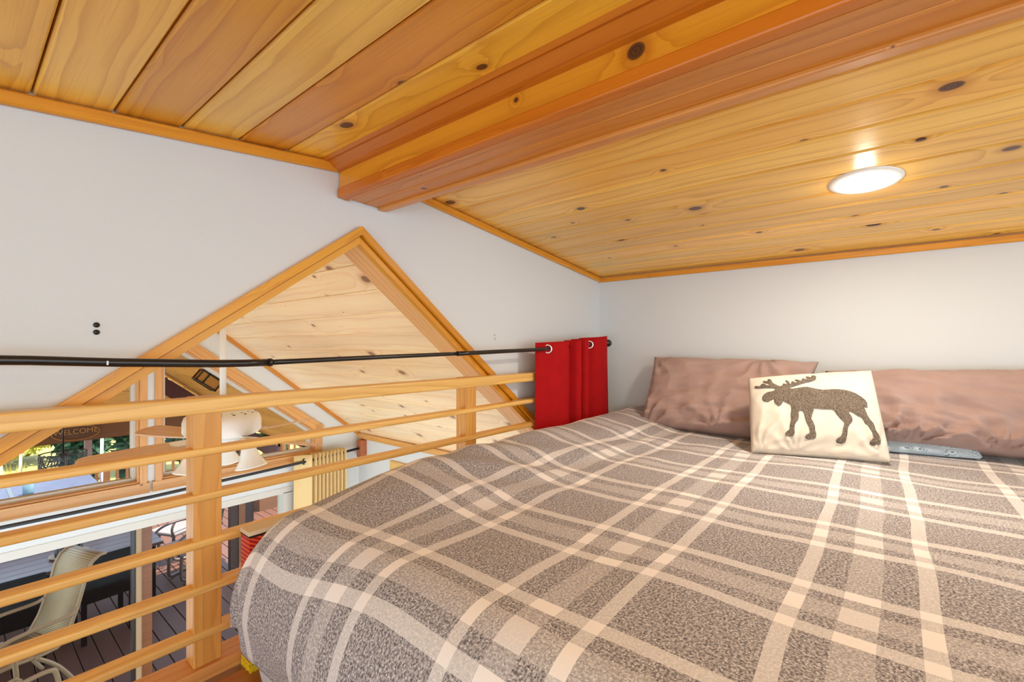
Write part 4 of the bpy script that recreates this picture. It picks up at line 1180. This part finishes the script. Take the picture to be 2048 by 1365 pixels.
# garden
gm = MB()
NX = 40
vs = []; fs = []
for i in range(NX + 1):
    for j in range(NX + 1):
        x = -14 + 44 * i / NX; y = 11.0 + 34 * j / NX
        z = -3.45 + 0.06 * (y - 11) * 0.6 + noise.noise(Vector((x * 0.3, y * 0.3, 0))) * 0.15
        vs.append((x, y, z))
fs = [(i * (NX + 1) + j, (i + 1) * (NX + 1) + j, (i + 1) * (NX + 1) + j + 1, i * (NX + 1) + j + 1) for i in range(NX) for j in range(NX)]
g = MB().add(vs, fs, True).build('ground', M_GROUND)
tag(g, 'sunlit dry garden ground beyond the deck', 'ground', None, 'structure')
gz = lambda x, y: -3.45 + 0.036 * (y - 11) + noise.noise(Vector((x * 0.3, y * 0.3, 0))) * 0.15
mb = MB(); rnd = random.Random(3)
for k in range(2600):
    x = rnd.uniform(-3.5, 1.0); y = rnd.uniform(11.3, 16); z = gz(x, y); h = rnd.uniform(0.2, 0.75); a = rnd.uniform(0, 6.28); w = 0.018
    lx, ly = rnd.uniform(-.2, .2), rnd.uniform(-.2, .2)
    mb.add([(x - w * math.cos(a), y - w * math.sin(a), z - .02), (x + w * math.cos(a), y + w * math.sin(a), z - .02), (x + lx, y + ly, z + h)], [(0, 1, 2)])
o = mb.build('dry_grass', M_YLEAF); tag(o, 'tall dry yellow grass beyond the deck railing', 'grass', None, 'stuff')
def shrub(name, label, x, y, r, h, seed, mat=None, n=1500):
    t = thing(name, label, 'tree', (x, y, gz(x, y)), 0, 'trees beyond the deck')
    rnd = random.Random(seed); mb = MB()
    for k in range(n):
        u = rnd.uniform(0, 6.28); c = rnd.uniform(-1, 1); q = rnd.uniform(0.55, 1.0); s_ = math.sqrt(1 - c * c)
        b = 1 + 0.3 * noise.noise(Vector((math.cos(u) * s_ * 2, math.sin(u) * s_ * 2, c * 2 + seed)))
        p = Vector((r * b * q * s_ * math.cos(u), r * b * q * s_ * math.sin(u), h * 0.55 + h * 0.47 * b * q * c))
        a = Vector((rnd.uniform(-1, 1), rnd.uniform(-1, 1), rnd.uniform(-1, 1))).normalized(); d = a.orthogonal().normalized()
        l = rnd.uniform(0.10, 0.20)
        mb.add([p - a * l, p + d * l * 0.4, p + a * l, p - d * l * 0.4], [(0, 1, 2, 3)])
    o = mb.build('foliage', mat or M_LEAF, t); o['kind'] = 'stuff'
    MB().tube([(0, 0, -0.1), (0.05, 0, h * 0.3), (0, 0.05, h * 0.7)], [0.10, 0.08, 0.03], 7).build('trunk', M_BARK, t)
BUSH = [(1.70, 12.7, 'dark green bush behind the lattice lantern'), (2.62, 13.0, 'dark green bush behind the slim post and downspout'), (3.55, 12.6, 'dark green bush right of the window mullion'),
        (2.15, 14.7, 'taller dark bush in the second row behind the downspout'), (3.15, 14.9, 'taller dark bush in the second row behind the mullion'), (4.30, 14.5, 'taller dark bush in the second row behind the near railing post'),
        (5.6, 12.8, 'dark green bush seen just under the ceiling fan motor'), (6.75, 13.2, 'dark green bush right of the fan lights'), (8.0, 12.8, 'dark green bush at the right end of the deck railing')]
for k, (x, y, lb) in enumerate(BUSH):
    shrub('leafy_bush', lb, x, y, 0.40, 3.3 + 0.3 * (y > 14), k + 1, None, 1700)
M_YGREEN = mat_leaf('yellow green leaves', lin(120, 120, 40), lin(190, 182, 84))
shrub('leafy_bush', 'sunlit yellow-green bush at the top of the dry grass slope', 0.95, 18.0, 1.1, 2.0, 21, M_YGREEN, 1500)
for k, (x, y) in enumerate(((0.35, 13.6), (0.62, 13.9), (0.85, 13.4))):
    o = MB().tube([(0, 0, -0.1), (0.03, 0, 0.8), (-0.06 + 0.05 * k, 0.05, 1.7)], [0.035, 0.028, 0.012], 7).build('sapling', M_BARK)
    o.location = (x, y, gz(x, y)); tag(o, ('leftmost', 'middle', 'rightmost')[k] + ' bare pale sapling stem standing in the dry grass', 'sapling', 'bare saplings in the grass')
